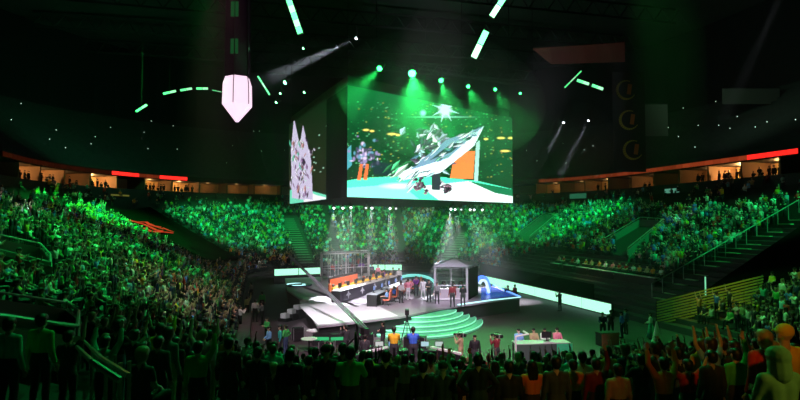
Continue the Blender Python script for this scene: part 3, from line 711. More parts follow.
for i, px in enumerate((334, 343, 351, 366, 372, 390, 396, 451, 455, 461, 470, 474, 482)):
    on = i not in (3, 6, 9); k = (px-334)/148; Y = 51+k*11 if px > 346 else 54
    p = atY(px, 206, Y); p.z = 9.2; d = {7: (3.6, 48.5, 1)}.get(i, (p.x+random.uniform(-.6, 1.2)+(1.5 if px > 455 else 0), p.y-6, 0))
    fixture(p, d, (.9, .9, 1), 6 if on else 1.5, .13, 'small white lamp hung under the lower edge of the front screen', 'small white lamps under the lower edge of the front screen', 0 if not on else (60000 if i == 7 else 15000), 17 if i == 7 else 24, .3, hang=.6)
# tall pale beam from the roof at right
spot(atY(786, -14, 60), atY(705, 160, 62), (.75, .75, .85), 16000, 7, .7)
haze('haze', (31.5, 57, 19), (44, 65, 37), .004)

# ---- LED light bars
def bar(x0, y0, x1, y1, wpx, Y, cells, em, label, group=None):
    a, c = atY(x0, y0, Y), atY(x1, y1, Y+.5); d = c-a; L = d.length; w = wpx*Y/F; d.normalize()
    M = d.to_track_quat('X', 'Z').to_matrix(); ctr = (a+c)/2
    root = empty('led_light_bar', ctr, 0, label, 'light bar', group)
    MB().box((0, .0, .0), (L+.1, w*1.15, w*.7), M=M).build('housing', black, root); off = M@Vector((0, 0, -1))
    # diffuser cells face the camera-side lower edge
    n = M@Vector((0, 1, 0)); nn = Vector((0, -1, -.25)); nn = (nn-d*nn.dot(d)).normalized(); s_ = d.cross(nn); MM = Matrix((d, s_, nn)).transposed()
    for k in range(cells):
        t = (k+.5)/cells-.5
        MB().box(d*t*L+nn*w*.62, (L/cells*.93, w*.9, w*.25), M=MM).build('diffuser', mat('led_mint_%g_%d' % (em, k % 2), (.2, .3, .2), .4, emis=(.35, 1, .5) if k % 2 else (.12, 1, .3), es=em*(1 if k % 2 == 0 else .8)), root)
    MB().cyl((0, 0, .1), (0, 0, 39.6-ctr.z), .008, n=4).build('cable', blackm, root)
bar(289, -1, 301, 34, 6, 40, 5, 3, 'steeply slanted mint green light bar of five cells near the top edge')
bar(506, -6, 491, 17, 6, 40, 2, 5, 'mint green light bar cut by the top edge, upper of a slanted pair')
bar(486, 31, 473, 58, 6.5, 40, 2, 5, 'mint green light bar with a seam in its middle, lower of a slanted pair')
bar(258, 76, 270, 95, 1.6, 55, 3, 2.5, 'thin green light bar slanting just beside the glowing crystal lantern')
for i, a in enumerate([(136, 112, 147, 105), (163, 94, 176, 91), (180, 90.5, 192, 88.5), (196, 88.5, 208, 88.5), (212, 90, 222, 92)]): bar(*a, 2.4 if i < 4 else 1, 60, 2, 1.6 if i < 4 else .7, 'short green light bar in the curved row left of the crystal lantern', 'green light bars in the curved row')
bar(564, 88, 581, 71, 1.4, 62, 3, 1.2, 'thin green light bar slanting up, crossing the short dashes right of the screen')
for a in [(576, 80, 588, 84), (591, 85, 602, 89)]: bar(*a, 3, 62, 2, 2, 'short mint green light bar right of the screen', 'short mint light bars right of the screen')

# ---- hanging crystal lantern
c0 = atY(237, 122, 45); lan = empty('crystal_lantern', c0, .35, 'tall hanging six-sided lantern, dark above and glowing pink-white at its pointed lower end', 'lantern')
pxm = 45/F
def ringp(r, z, sx=1.): return [(r*sx*math.cos(PI/3*i+.2), r*sx*math.sin(PI/3*i+.2), z) for i in range(6)]
def loft(rings):
    b = MB(); vs = [p for r in rings for p in r]; n = 6
    fs = [(k*n+i, k*n+(i+1) % n, (k+1)*n+(i+1) % n, (k+1)*n+i) for k in range(len(rings)-1) for i in range(n)]+[tuple(range(5, -1, -1)), tuple((len(rings)-1)*n+i for i in range(n))]
    return b.add(vs, fs)
glow = mat('lantern_glow', (.8, .7, .8), .3, emis=(1, .72, .9), es=1.15)
glass_d = mat('lantern_dark_panel', (.03, .012, .03), .25, emis=(.06, .01, .05), es=.03)
loft([ringp(.12, 0), ringp(1.22, 1.35), ringp(1.18, 3.0), ringp(.98, 3.6)]).build('glowing_tip', glow, lan)
loft([ringp(1.06, 3.6), ringp(.98, 10.5)]).build('upper_body', glass_d, lan)
for i in range(6):
    a = PI/3*i+.2; x, y = math.cos(a), math.sin(a)
    MB().tube([Vector((x*1.24, y*1.24, 1.35)), Vector((x*1.2, y*1.2, 3.)), Vector((x*1.08, y*1.08, 3.6)), Vector((x, y, 10.5))], .035, 5).build('edge_rib', black, lan)
gim = mat('lantern_green_screen', (.02, .05, .02), .3, emis=(.02, .5, .12), es=.1, var=.0)
th = -PI/2-.35
for z in (5.9, 8.9): MB().box((math.cos(th)*.98, math.sin(th)*.98, z), (.06, .6, 1.2), th).build('screen_panel', gim, lan)
for x, y in ((.5, 0), (-.5, 0)): MB().cyl((x, y, 10.5), (x, y, 39.6-c0.z), .03, n=5).build('cable', blackm, lan)

# ---- banners, drape, far signs
dk = mat('banner_cloth', (.035, .03, .03), .9)
def quadbox(x0, y0, x1, y1, Y, t=.06): a, c = atY(x0, y0, Y), atY(x1, y1, Y); return (a+c)/2, (c.x-a.x, t, abs(a.z-c.z))
ct, dm = quadbox(612, 72, 646, 172, 70)
bn = empty('hanging_banner', ct, 0, 'long dark hanging banner with three round crescent emblems in a column', 'banner')
MB().box((0, 0, 0), dm).build('cloth', dk, bn)
for i, (px, py) in enumerate([(626, 90), (629, 120), (633, 150)]):
    q = atY(px, py, 69.9)-ct; b = MB()
    R0, off = 1.25, .0
    for k in range(20):
        a0 = PI*.35+k*PI*1.5/20; a1 = a0+PI*1.5/20; wd = .28*math.sin((k+.5)/20*PI)+.05
        b.box((q.x+math.cos((a0+a1)/2)*(R0-wd/2), -.06, q.z+math.sin((a0+a1)/2)*(R0-wd/2)), (.22, .05, wd), M=Matrix.Rotation(-((a0+a1)/2)+PI/2, 3, 'Y'))
    b.build('gold_crescent', mat('banner_gold', (.55, .38, .04), .6), bn)
    MB().box((q.x+.45, -.06, q.z+.1), (.5, .04, 1.3), M=Matrix.Rotation(.15, 3, 'Y')).build('orange_patch', mat('banner_orange', (.6, .14, .03), .6), bn)
spot((34, 50, 16), atY(629, 120, 70), (.5, 1, .5), 250, 20, .8)
for j, (x0, y0, x1, y1, lab) in enumerate([(640, 104, 668, 136, 'faint grey hanging banner beside the three crescent emblems'), (722, 88, 780, 104, 'wide pale grey banner hanging in the dark above the red ribbon')]):
    c_, d_ = quadbox(x0, y0, x1, y1, 78); o = empty('hanging_banner', c_, 0, lab, 'banner'); MB().box((0, 0, 0), d_).build('cloth', mat('grey_banner', (.12, .12, .11), .9), o); MB().cyl((-d_[0]/2, 0, d_[2]/2), (d_[0]/2, 0, d_[2]/2), .08).build('batten', blackm, o)
# red drape below the roof
b = MB(); vs = []; NXr = 20
for i in range(NXr+1):
    t = i/NXr; x = 533+t*92; yt = 48-t*6; yb = 49+min(t*5, 1)*15-(t-.2)*3*(t > .2)
    for k in range(5): p = atY(x, yt+(yb-yt)*k/4, 46+k*1.2+math.sin(t*20)*.15); vs.append(p)
fs = [(i*5+k, (i+1)*5+k, (i+1)*5+k+1, i*5+k+1) for i in range(NXr) for k in range(4)]
o = MB().add(vs, fs).build('ceiling_drape', mat('red_drape', (.16, .01, .008), .9)); sm_ = o.modifiers.new('s', 'SOLIDIFY'); sm_.thickness = .03
tag(o, 'dark red fabric drape swagged under the roof right of the light bars', 'drape')
spot((30, 36, 22), atY(580, 56, 48), (1, .35, .3), 350, 26, .9)
c_, d_ = quadbox(790, 92, 806, 110, 80); o = empty('wall_screen', c_, 0, 'small blue and magenta lit screen at the right edge', 'screen'); MB().box((0, .05, 0), (d_[0]+.2, .1, d_[2]+.2)).build('frame', black, o)
MB().box((0, -.03, 0), d_).build('screen', mat('magenta_screen', (.02, .02, .02), .4, emis=(.3, .04, .25), es=.8), o); MB().box((.5, -.1, 0), (d_[0]*.35, .06, d_[2]*.5)).build('blue_figure', mat('blue_screen', (.02, .02, .02), .4, emis=(.2, .5, 1), es=1.5), o)
# small signs on the concourse wall
for (x, y, w_, col, e, lab) in [(120, 199, 22, (.35, .33, .05), .28, 'dull yellow-green lit sign panel on the concourse wall'), (672, 191, 20, (.15, .5, .35), .5, 'pale teal sign with a dark round logo on the concourse wall'), (578, 196, 20, (.05, .4, .2), .25, 'dim green strip sign on the far concourse wall')]:
    # find wall
    d = ray(x, y)
    for i in range(1000, 9000):
        Y = i*.02; p = Vector((0, 0, CZ))+d*(Y/d.y); s, n = near(*UV(p.x, p.y))
        if s > ST-.25: break
    th = math.atan2(n[1], n[0])+A; w = w_*p.y/F; h = (9 if w_ == 22 else 5)*p.y/F
    r_ = empty('wall_sign', p, th, lab, 'sign'); MB().box((0.05, 0, 0), (.1, w+.1, h+.1)).build('frame', black, r_); MB().box((-.03, 0, 0), (.06, w, h)).build('panel', mat('sign_%d' % x, (.1, .1, .1), .5, emis=col, es=e), r_)
    if x == 672: MB().cyl((-.06, 0, 0), (-.1, 0, 0), h*.36, n=20).build('round_logo', black, r_)

# ---- tarp with red lit lettering over the left corner
def onb(px, py, h): return onbowl(px, py, h)
tp = [(106, 213), (150, 207), (238, 258), (210, 261), (168, 240)]
b = MB(); top = [onb(x, y, .55) for x, y in tp]; n = len(top)
b.add([p for p in top]+[p-Vector((0, 0, .25)) for p in top], [tuple(range(n)), tuple(range(2*n-1, n-1, -1))]+[(i, (i+1) % n, n+(i+1) % n, n+i) for i in range(n)])
o = b.build('seat_tarp', darkcloth); tag(o, 'dark tarp covering empty seats, carrying red lit marks', 'tarp')
b = MB()
strokes = [[(129, 220), (136, 222), (143, 224), (150, 227), (156, 230), (162, 231)], [(139, 222), (146, 222), (150, 225), (157, 227), (163, 229)], [(144, 228), (150, 231), (157, 232), (161, 231)], [(163, 228), (168, 230), (174, 232)], [(158, 232), (165, 232), (172, 233)], [(150, 224), (154, 226), (160, 227)]]
o = empty('floor_sign', onb(150, 227, .6), 0, 'slanted red glowing lettering lying on the dark tarp', 'sign'); oo = o.location.copy()
for st_ in strokes:
    b = MB(); pts_ = [onb(x, y, .95)-oo for x, y in st_]
    for p, q in zip(pts_, pts_[1:]):
        d = q-p; L = d.length; b.box((p+q)/2, (L*1.05, .45, .1), M=d.to_track_quat('X', 'Z').to_matrix())
    b.build('stroke', mat('red_sign', (.1, .01, .01), .5, emis=(1, .05, .025), es=.5), o)

# ================================================================ FLOOR LEVEL: boards, stage, desks, crew
mint = mat('board_mint', (.1, .2, .15), .4, emis=(.42, 1, .68), es=1.35)
def led_board(p0, p1, h, n, label, z0=.08, group=None, m=None):
    p0 = Vector((p0.x, p0.y, 0)); p1 = Vector((p1.x, p1.y, 0)); d = p1-p0; L = d.length; th = math.atan2(d.y, d.x); c = (p0+p1)/2
    for i in range(n):
        r = empty('led_board', p0.lerp(p1, (i+.5)/n), th, label if isinstance(label, str) else label[i], 'display board', group)
        MB().box((0, .06, (h+z0)/2), (L/n-.04, .2, h+z0+.06)).build('cabinet', black, r); MB().box((0, -.06, z0+h/2), (L/n-.1, .05, h-.04)).build('screen', m or mint, r)
led_board(atZ(485, 284), atZ(612, 316.5), .95, 6, ['mint lit board panel %s in the row behind the stage' % w for w in ('farthest away', 'second farthest', 'third farthest', 'third nearest', 'second nearest', 'nearest and last')])
led_board(atY(274, 275, 71.), atY(322, 271, 74.), .85, 2, ['mint lit board panel at the far left end, before the cage', 'mint lit board panel touching the barred cage'], z0=1.0)
led_board(atY(368, 270, 76), atY(402, 270, 76), .75, 2, ['mint lit board panel just right of the barred cage', 'mint lit board panel behind the white-suited host'], z0=1.3)
# sloped black drape between boards and press row
q0, q1 = W(29.2, 45), W(29.2, 72)
struct(MB().box((q0+q1)/2+Vector((0, 0, 1.1)), (27, .1, 2.2), A+PI/2).build('trim_boards_backing', darkcloth))
# press tables on the tiers above
for i, t in enumerate(np.linspace(0, 1, 8)):
    px = 556+t*94; py = 267+t*17; p = onbowl(px, py); g = ground(p.x, p.y); s, n = near(*UV(p.x, p.y)); th = math.atan2(n[1], n[0])+A
    TAKEN.append((p.x, p.y))
    tb = empty('press_table', (p.x, p.y, g), th, 'narrow white-edged press table in the row above the dark drape', 'table', 'press tables above the mint boards')
    MB().box((0, 0, .73), (.55, 1.9, .04)).build('table_top', whitep, tb); MB().box((-.25, 0, .37), (.02, 1.86, .68)).build('modesty_panel', black, tb)
    for x in (-.22, .22):
        for y in (-.88, .88): MB().cyl((x, y, 0), (x, y, .71), .02, n=6).build('leg', blackm, tb)
    for j, y in enumerate((-.55, .5)):
        P_ = Vector((p.x, p.y, g))+Matrix.Rotation(th, 3, 'Z')@Vector((.75, y, 0)); c = ['red', 'orange', 'white', 'pink', 'khaki', 'red', 'white', 'orange'][(i*2+j*3) % 8]
        P_.z = ground(P_.x, P_.y)
        o = bpy.data.objects.new('person', low('sit', 'desk')); COL.objects.link(o); o.location = P_; o.rotation_euler = (0, 0, th+PI/2)
        for k, m in enumerate((skin[(i+j) % 3], cl(c), cl('black'), black, hairm[0])): setm(o, k, m)
        tag(o, 'reporter in %s top seated at the press tables above the mint boards' % c, 'person', 'reporters in %s at the press tables' % c)

# ---- stage
SH = 1.2
def Zs(px, py, z=SH): p = atZ(px, py, z); return (p.x, p.y)
outline = [Zs(317, 326.5), Zs(360, 321.5), Zs(400, 317), Zs(440, 308.5), Zs(522, 297), Zs(492, 284), (9.0, 66), (-3, 71), (-13.5, 66), Zs(287, 290), Zs(303, 301), Zs(309, 312)]
stage_top = mat('stage_deck', (.26, .235, .27), .28, var=.2, vscale=.5)
stg = empty('stage', (0, 50, 0), 0, 'large angular raised stage with pale deck and black front skirt', 'stage'); so = stg.location.copy()
rel = lambda pts_: [(x-so.x, y-so.y) for x, y in pts_]
MB().prism(rel(outline), SH-.12, SH).build('deck', stage_top, stg)
ctr = Vector((sum(x for x, y in outline)/12, sum(y for x, y in outline)/12, 0))
MB().prism(rel([(ctr.x+(x-ctr.x)*.985, ctr.y+(y-ctr.y)*.985) for x, y in outline]), .0, SH-.125).build('skirt', black, stg)
# white curved floor insert on the left wing and planks
wl = mat('deck_white', (.72, .7, .74), .3)
MB().prism(rel([Zs(300, 307), Zs(318, 325), Zs(398, 316), Zs(380, 307), Zs(344, 303), Zs(322, 296), Zs(303, 298)]), SH, SH+.015).build('white_inlay', wl, stg)
plank = MB()
for i in range(9):
    x0, y0 = Zs(296+i*4.4, 284+i*1.6); x1, y1 = Zs(322+i*4.4, 294+i*1.6); d = Vector((x1-x0, y1-y0, 0)); plank.box(((x0+x1)/2-so.x, (y0+y1)/2-so.y, SH+.012), (d.length, .35, .02), math.atan2(d.y, d.x))
plank.build('dark_plank_strip', mat('deck_plank', (.12, .11, .12), .4), stg)
# edge light line at the right wing
def edge_line(pts_, m, w=.12, z=SH+.03, name='edge_light', parent=stg):
    b = MB(); o_ = parent.location if parent else Vector()
    for (x0, y0), (x1, y1) in zip(pts_, pts_[1:]): d = Vector((x1-x0, y1-y0)); b.box(((x0+x1)/2-o_.x, (y0+y1)/2-o_.y, z), (d.length+w*.5, w, .05), math.atan2(d.y, d.x))
    return b.build(name, m, parent)
blueL = mat('edge_blue', (.1, .2, .5), .3, emis=(.12, .3, 1), es=2.2); whiteL = mat('edge_cyan_white', (.3, .5, .5), .3, emis=(.5, 1, 1), es=1.6)
o = edge_line([Zs(493, 285.5), Zs(520, 296.8)], blueL, .16); o = edge_line([Zs(520, 297.4), Zs(490, 300.5), Zs(458, 305)], whiteL, .12)
MB().prism(rel([Zs(481, 300), Zs(513, 296), Zs(494, 287), Zs(481, 288)]), SH, SH+.02).build('blue_floor_panel', mat('floor_blue_led', (.02, .03, .15), .25, emis=(.03, .08, .6), es=.5), stg)
# curved glowing steps
cx, cy = 1.55, 43.6; treadm = mat('step_tread', (.1, .34, .22), .4, emis=(.08, .7, .34), es=.3); riserm = mat('step_light', (.2, .5, .35), .4, emis=(.3, 1, .6), es=1.1)
steps = empty('stage_steps', (cx, cy, 0), 0, 'five wide curved steps glowing mint green at the stage front', 'steps')
for i in range(5):
    k = 4-i; rx, ry = 2.9+.52*k, 3.1+.74*k; z1 = SH*(i+1)/6
    pts_ = [(rx*math.cos(PI+PI*j/28*1.0)*.98, ry*math.sin(PI+PI*j/28)) for j in range(29)]
    pts_ = [(x, y+x*.18) for x, y in pts_]
    MB().prism(pts_+[(rx*.9, .2), (-rx*.9, .2)], 0.001+i*.001, z1).build('tread', treadm, steps)
    b = MB()
    for a_, c_ in zip(pts_[1:-2], pts_[2:-1]): d = Vector((c_[0]-a_[0], c_[1]-a_[1])); b.box(((a_[0]+c_[0])/2, (a_[1]+c_[1])/2-.01, z1-.04), (d.length*1.03, .05, .07), math.atan2(d.y, d.x))
    b.build('light_strip', riserm, steps)
# side stair with white treads at the left
b0, b1 = atZ(285, 321, 0), atZ(304, 306, .9); ss = empty('side_stair', b0, 0, 'dark side stair with four bright white treads left of the stage', 'steps')
for i in range(4):
    t = i/3; p = b0.lerp(b1, t)-b0; MB().box((p.x, p.y, .42+.25*i), (.5, .5, .36), -.5).build('tread', whitep, ss); MB().box((p.x, p.y, (.235+.25*i)/2), (.85, .65, .235+.25*i), -.5).build('step_box', black, ss)
# round lit discs at both wings (dark disc with bright crescent)
def arch(loc, r, rz, m, label, a0, a1, tilt=0.):
    o = empty('light_arch', loc, rz, label, 'stage light'); b = MB(); n = 18
    for k in range(n):
        t0 = a0+(a1-a0)*k/n; t1 = a0+(a1-a0)*(k+1)/n; q = lambda t: Vector((math.cos(t)*r, math.sin(t)*r*tilt, math.sin(t)*r*.42))
        b.cyl(q(t0), q(t1), .16, n=6)
    b.build('glowing_tube', m, o); return o
p = atZ(299, 285.5, SH); dsc = empty('round_floor_display', p, .2, 'dark round display with cyan-white crescents on the left wing of the stage', 'display'); MB().cyl((0, 0, .0), (0, 0, .12), 1.35, n=32).build('disc', mat('disc_dark', (.01, .03, .05), .2), dsc)
cw = mat('cyan_white_led', (.2, .4, .4), .3, emis=(.5, .95, 1), es=1.7)
for a0, a1, rr_ in ((-2.3, -.9, 1.05), (1.4, 3.1, 1.2), (-.2, .5, .5)):
    b = MB()
    for k in range(12): t = a0+(a1-a0)*(k+.5)/12; b.box((math.cos(t)*rr_, math.sin(t)*rr_, .13), (rr_*abs(a1-a0)/12*1.1, .3*math.sin((k+.5)/12*PI)+.05, .03), t+PI/2)
    b.build('crescent', cw, dsc)
p = atZ(483, 294, SH)
ar = empty('curved_light_sculpture', p, .15, 'blue and white curved lit sculpture right of the glass booth', 'stage light')
def ribbonarc(pts_, w, m, nm):
    b = MB()
    for a_, c_ in zip(pts_, pts_[1:]): a_, c_ = Vector(a_), Vector(c_); d = c_-a_; b.box((a_+c_)/2, (d.length*1.08, w, .2), M=d.to_track_quat('X', 'Z').to_matrix())
    b.build(nm, m, ar)
ribbonarc([(.6*math.cos(t)-.05, 0, 1.0*math.sin(t)+.6) for t in np.linspace(2.5, -.6, 14)], .5, mat('blue_sculpt', (.1, .2, .6), .3, emis=(.1, .25, 1), es=1.6), 'blue_curve')
ribbonarc([(.4*math.cos(t)-.05, -.2, .75*math.sin(t)+.55) for t in np.linspace(2.6, .2, 10)]+[(.5, -.2, .15)], .25, mat('white_sculpt', (.7, .8, .9), .3, emis=(.6, .75, 1), es=1.3), 'white_curve')
# teal arch behind the host
p = atZ(414, 284, SH); o = arch(p, 2.2, 0, mat('teal_tube', (.1, .3, .3), .3, emis=(.25, .9, .8), es=1.0), 'low teal glowing arch behind the stage hosts', .15, PI-.15); MB().box((0, .3, .6), (4.2, .2, 1.2)).build('backing_panel', mat('teal_dark', (.03, .12, .13), .4), o)

# ---- player desks
def lerp2(a, c, t): return Vector((a[0]+(c[0]-a[0])*t, a[1]+(c[1]-a[1])*t, SH))
A0, A1 = Zs(341, 303), Zs(401, 284)
dd = Vector((A1[0]-A0[0], A1[1]-A0[1], 0)); LD = dd.length; thd = math.atan2(dd.y, dd.x); nd = Vector((-dd.y, dd.x, 0)).normalized()   # towards the players (left)
desk = empty('player_desk', ((A0[0]+A1[0])/2, (A0[1]+A1[1])/2, SH), thd, 'long white-edged player desk with pale emblems on its dark front', 'desk')
MB().box((0, .45, .95), (LD, .95, .07)).build('desk_top', whitep, desk, bevel=.02)
MB().box((0, .08, .46), (LD-.1, .1, .92)).build('front_panel', mat('desk_front', (.05, .035, .07), .3), desk)
for x in (-LD/2+.06, LD/2-.06): MB().box((x, .48, .46), (.1, .8, .92)).build('side_panel', black, desk)
em = mat('emblem_pale', (.6, .6, .65), .4, emis=(.8, .75, .9), es=.25)
for k in range(5):
    x = -LD/2+LD*(k+.5)/5; b = MB(); b.prism([(x-.5, .0), (x-.15, .16), (x, .36), (x+.15, .16), (x+.5, .0), (x+.12, -.04), (x, -.3), (x-.12, -.04)], 0, .03)
    M_ = Matrix.Rotation(PI/2, 4, 'X'); b.v = [tuple((M_@Vector(v))+Vector((0, .03, .48))) for v in b.v]; b.build('winged_emblem', em, desk)
seatm = mat('seat_orange', (.85, .22, .1), .6); bigscr = mat('monitor_glow', (.02, .02, .02), .3, emis=(.9, .55, .08), es=.9)
def monitor(loc, rz, label, grp, glow, sc=1.):
    m = empty('monitor', loc, rz, label, 'monitor', grp); m.scale = (sc, sc, sc)
    MB().box((0, 0, .36), (.58, .05, .36)).build('casing', black, m, bevel=.01); MB().box((0, .03, .36), (.53, .01, .31)).build('screen', glow, m)
    MB().cyl((0, -.02, .02), (0, -.02, .3), .03).build('stand', black, m); MB().box((0, 0, .012), (.3, .2, .024)).build('base', black, m)
def gchair(loc, rz, label, grp, m):
    c = empty('gaming_chair', loc, rz, label, 'chair', grp)
    MB().box((0, .02, .46), (.52, .5, .12)).build('seat', m, c, bevel=.03); b = MB(); b.prism([(-.24, 0), (.24, 0), (.29, .5), (.2, .62), (.17, .84), (-.17, .84), (-.2, .62), (-.29, .5)], -.05, .05)
    M_ = Matrix.Rotation(PI/2+.12, 4, 'X'); b.v = [tuple(M_@Vector(v)+Vector((0, -.24, .5))) for v in b.v]; b.build('backrest', m, c, bevel=.02)
    for x in (-.31, .31): MB().box((x, .0, .68), (.07, .3, .05)).cyl((x, 0, .46), (x, 0, .67), .02, n=6).build('armrest', black, c)
    MB().cyl((0, 0, .1), (0, 0, .42), .035, n=8).build('gas_lift', blackm, c); b = MB()
    for k in range(5): a_ = k*2*PI/5; b.cyl((0, 0, .1), (math.cos(a_)*.3, math.sin(a_)*.3, .07), .025, .018, n=6).cap((math.cos(a_)*.3, math.sin(a_)*.3, .03), .03, (math.cos(a_)*.3, math.sin(a_)*.3, .035), .03, 6, 2)
    b.build('star_base', blackm, c)
words_ = ['nearest', 'second nearest', 'third', 'fourth', 'middle', 'sixth', 'seventh', 'second farthest', 'farthest']
for k in range(9):
    p = lerp2(A0, A1, (k+.5)/9)+nd*.5+Vector((0, 0, .985)); monitor(p, thd, 'black monitor back on the long left desk, %s of the row' % words_[k], 'monitors on the long player desk', bigscr)
ccol = ['yellow', 'yellow', 'red', 'yellow', 'orange', 'yellow']
for k in range(6):
    p = lerp2(A0, A1, (k+.6)/6)+nd*1.45; gchair(p, thd+PI, 'orange gaming chair behind the long left player desk', 'orange chairs behind the long left desk', seatm)
    person(p+Vector((0, 0, 0))-nd*.02, thd+PI, 'sit', 'desk', ccol[k], '%s player at the long left desk, in %s jersey' % (['Nearest', 'Second nearest', 'Third', 'Third farthest', 'Second farthest', 'Farthest'][k], ccol[k]), sk=k % 3, sleeve='short', hc=k % 3, name='person')
    monitor  # noqa
# red lit team panel and yellow counter strip behind the players
pm = lerp2(A0, A1, .42)+nd*2.6; tpn = empty('team_panel', pm, thd, 'orange-red lit team panel standing behind the left players', 'panel'); MB().box((0, .08, .85), (LD*.42, .12, 1.7)).build('frame', black, tpn); MB().box((0, 0, .95), (LD*.4, .06, 1.1)).build('screen', mat('team_red', (.2, .04, .02), .4, emis=(1, .17, .05), es=.85), tpn)
pm = lerp2(A0, A1, .52)+nd*.98; ys = empty('light_counter', pm, thd, 'glowing yellow strip running along the back of the long desk', 'counter'); MB().box((0, 0, .5), (LD*.98, .06, .99)).build('body', black, ys); MB().box((0, 0, 1.09), (LD*.98, .08, .18)).build('glow_strip', mat('yellow_glow', (.4, .25, .02), .4, emis=(1, .55, .04), es=.9), ys)
# second desk: players with backs to the steps
B0, B1 = Zs(374, 307), Zs(413, 289); db = Vector((B1[0]-B0[0], B1[1]-B0[1], 0)); LB = db.length; thb = math.atan2(db.y, db.x); nb = Vector((-db.y, db.x, 0)).normalized()
desk2 = empty('player_desk', ((B0[0]+B1[0])/2, (B0[1]+B1[1])/2, SH), thb, 'shorter black player desk in the stage middle, players sit with backs to the steps', 'desk')
MB().box((0, .2, .95), (LB, .9, .07)).build('desk_top', mat('desk_pale', (.5, .55, .6), .4), desk2, bevel=.02); MB().box((0, .58, .46), (LB-.1, .08, .92)).build('front_panel', black, desk2)
for x in (-LB/2+.06, LB/2-.06): MB().box((x, .2, .46), (.1, .8, .92)).build('side_panel', black, desk2)
bl = mat('monitor_blue', (.02, .02, .02), .3, emis=(.3, .45, 1), es=.7); salmon = mat('seat_salmon', (.75, .2, .12), .6)
jc = ['light blue', 'blue', 'pink', 'red', 'pink', 'maroon']
for k in range(6):
    w_ = ['nearest', 'second', 'third', 'fourth', 'fifth', 'farthest'][k]
    p = lerp2(B0, B1, (k+.5)/6)
    if k < 5: monitor(p+nb*.35+Vector((0, 0, .985)), thb+PI, 'monitor with pale blue screen on the middle desk, %s of the row' % w_, 'monitors on the middle desk', bl)
    q = p-nb*.75; gchair(q, thb, 'salmon gaming chair seen from behind at the middle desk, %s of the row' % w_, 'salmon chairs at the middle desk', salmon)
    person(q, thb, 'sit', 'desk', jc[k], 'player in %s jersey, %s seat at the middle desk, back to the steps' % (jc[k], w_), sleeve='short', sk=(k+1) % 3, hc=k % 2)

# ---- barred cage behind the left players
def truss_frame(name, P4, h, label, m, nbar, hh=(0., 0.)):
    c = Vector((sum(p[0] for p in P4)/len(P4), sum(p[1] for p in P4)/len(P4), SH)); r = empty(name, c, 0, label, 'booth'); rp = [Vector((p[0], p[1], SH))-c for p in P4]
    for p in rp: MB().box((p.x, p.y, h/2), (.18, .18, h)).build('post', m, r)
    for a_, c_ in zip(rp, rp[1:]+rp[:1]):
        for z, t in ((h, .14), (.1, .1), (h*.45, .07)): MB().cyl(a_+Vector((0, 0, z)), c_+Vector((0, 0, z)), t*.6, n=6).build('rail', m, r)
        n_ = max(2, int((c_-a_).length/nbar)); 
        for k in range(1, n_): q = a_.lerp(c_, k/n_); MB().cyl(q+Vector((0, 0, .1)), q+Vector((0, 0, h)), .04, n=5).build('bar', m, r)
    return r, rp
cagem = mat('cage_metal', (.55, .5, .52), .4, .3)
cg = [Zs(322, 281), Zs(346, 279.5), Zs(369, 277.5), (Zs(369, 277.5)[0]-.3, Zs(369, 277.5)[1]+3.5), (Zs(322, 281)[0]-.6, Zs(322, 281)[1]+3.5)]
cage, rp = truss_frame('player_cage', cg, 3.0, 'open metal cage booth of upright bars behind the left player desk', cagem, .9)
MB().box(((rp[0].x+rp[2].x)/2, (rp[0].y+rp[2].y)/2+1.7, 3.08), (5.6, 3.4, .05)).build('roof_mesh', mat('roof_gauze', (.3, .3, .3), .6, alpha=.35), cage)
for i, (px, py, c, a_) in enumerate([(331, 281, 'red', 'down'), (340, 282, 'charcoal', 'cross'), (352, 279, 'maroon', 'down'), (361, 278, 'purple', 'hips')]):
    x, y = Zs(px, py-1.5); person((x, y+1.2, SH), PI, 'stand', a_, c, 'coach in %s top standing inside the barred cage' % c, sk=i % 3)
# ---- glass casting booth
bx = [Zs(435, 300.5), Zs(467, 300), (Zs(467, 300)[0]+1.3, Zs(467, 300)[1]+3.6), (Zs(435, 300.5)[0]+.4, Zs(435, 300.5)[1]+4.2)]
bm_ = mat('booth_white', (.6, .58, .62), .35)
booth, rp = truss_frame('casting_booth', bx, 2.75, 'white framed glass casting booth with low pitched roof, right of the player desks', bm_, .95)
glassm = bpy.data.materials.new('booth_glass'); glassm.use_nodes = True; nt = glassm.node_tree; nt.nodes.remove(nt.nodes['Principled BSDF']); tb_ = nt.nodes.new('ShaderNodeBsdfTransparent'); gb = nt.nodes.new('ShaderNodeBsdfGlossy'); mx = nt.nodes.new('ShaderNodeMixShader'); mx.inputs[0].default_value = .08; gb.inputs['Roughness'].default_value = .1
tb_.inputs[0].default_value = (.93, .95, .95, 1); nt.links.new(tb_.outputs[0], mx.inputs[1]); nt.links.new(gb.outputs[0], mx.inputs[2]); nt.links.new(mx.outputs[0], nt.nodes['Material Output'].inputs[0])
d = rp[1]-rp[0]; thg = math.atan2(d.y, d.x)
MB().box((rp[0]+rp[1])/2+Vector((0, 0, 1.9)), (d.length-.2, .02, 1.6), thg).build('glass_pane', glassm, booth)
MB().box((rp[0]+rp[1])/2+Vector((0, 0, .5)), (d.length-.2, .05, .95), thg).build('lower_panel', mat('booth_panel', (.5, .45, .5), .5), booth)
mid = sum(rp, Vector())/4; z = Vector((0, 0, 2.8)); rid = mid+Vector((0, 0, 3.45)); b = MB(); e_ = [mid+(p-mid)*1.08+z for p in rp]; b.add(e_+[rid], [(0, 1, 4), (1, 2, 4), (2, 3, 4), (3, 0, 4), (0, 3, 2, 1)]); b.build('roof', mat('booth_roof', (.42, .38, .46), .4), booth)
side = rp[2]-rp[1]; MB().box((rp[1]+rp[2])/2+Vector((.12, 0, 1.3)), (side.length, .05, 2.6), math.atan2(side.y, side.x)).build('dark_curtain', darkcloth, booth)
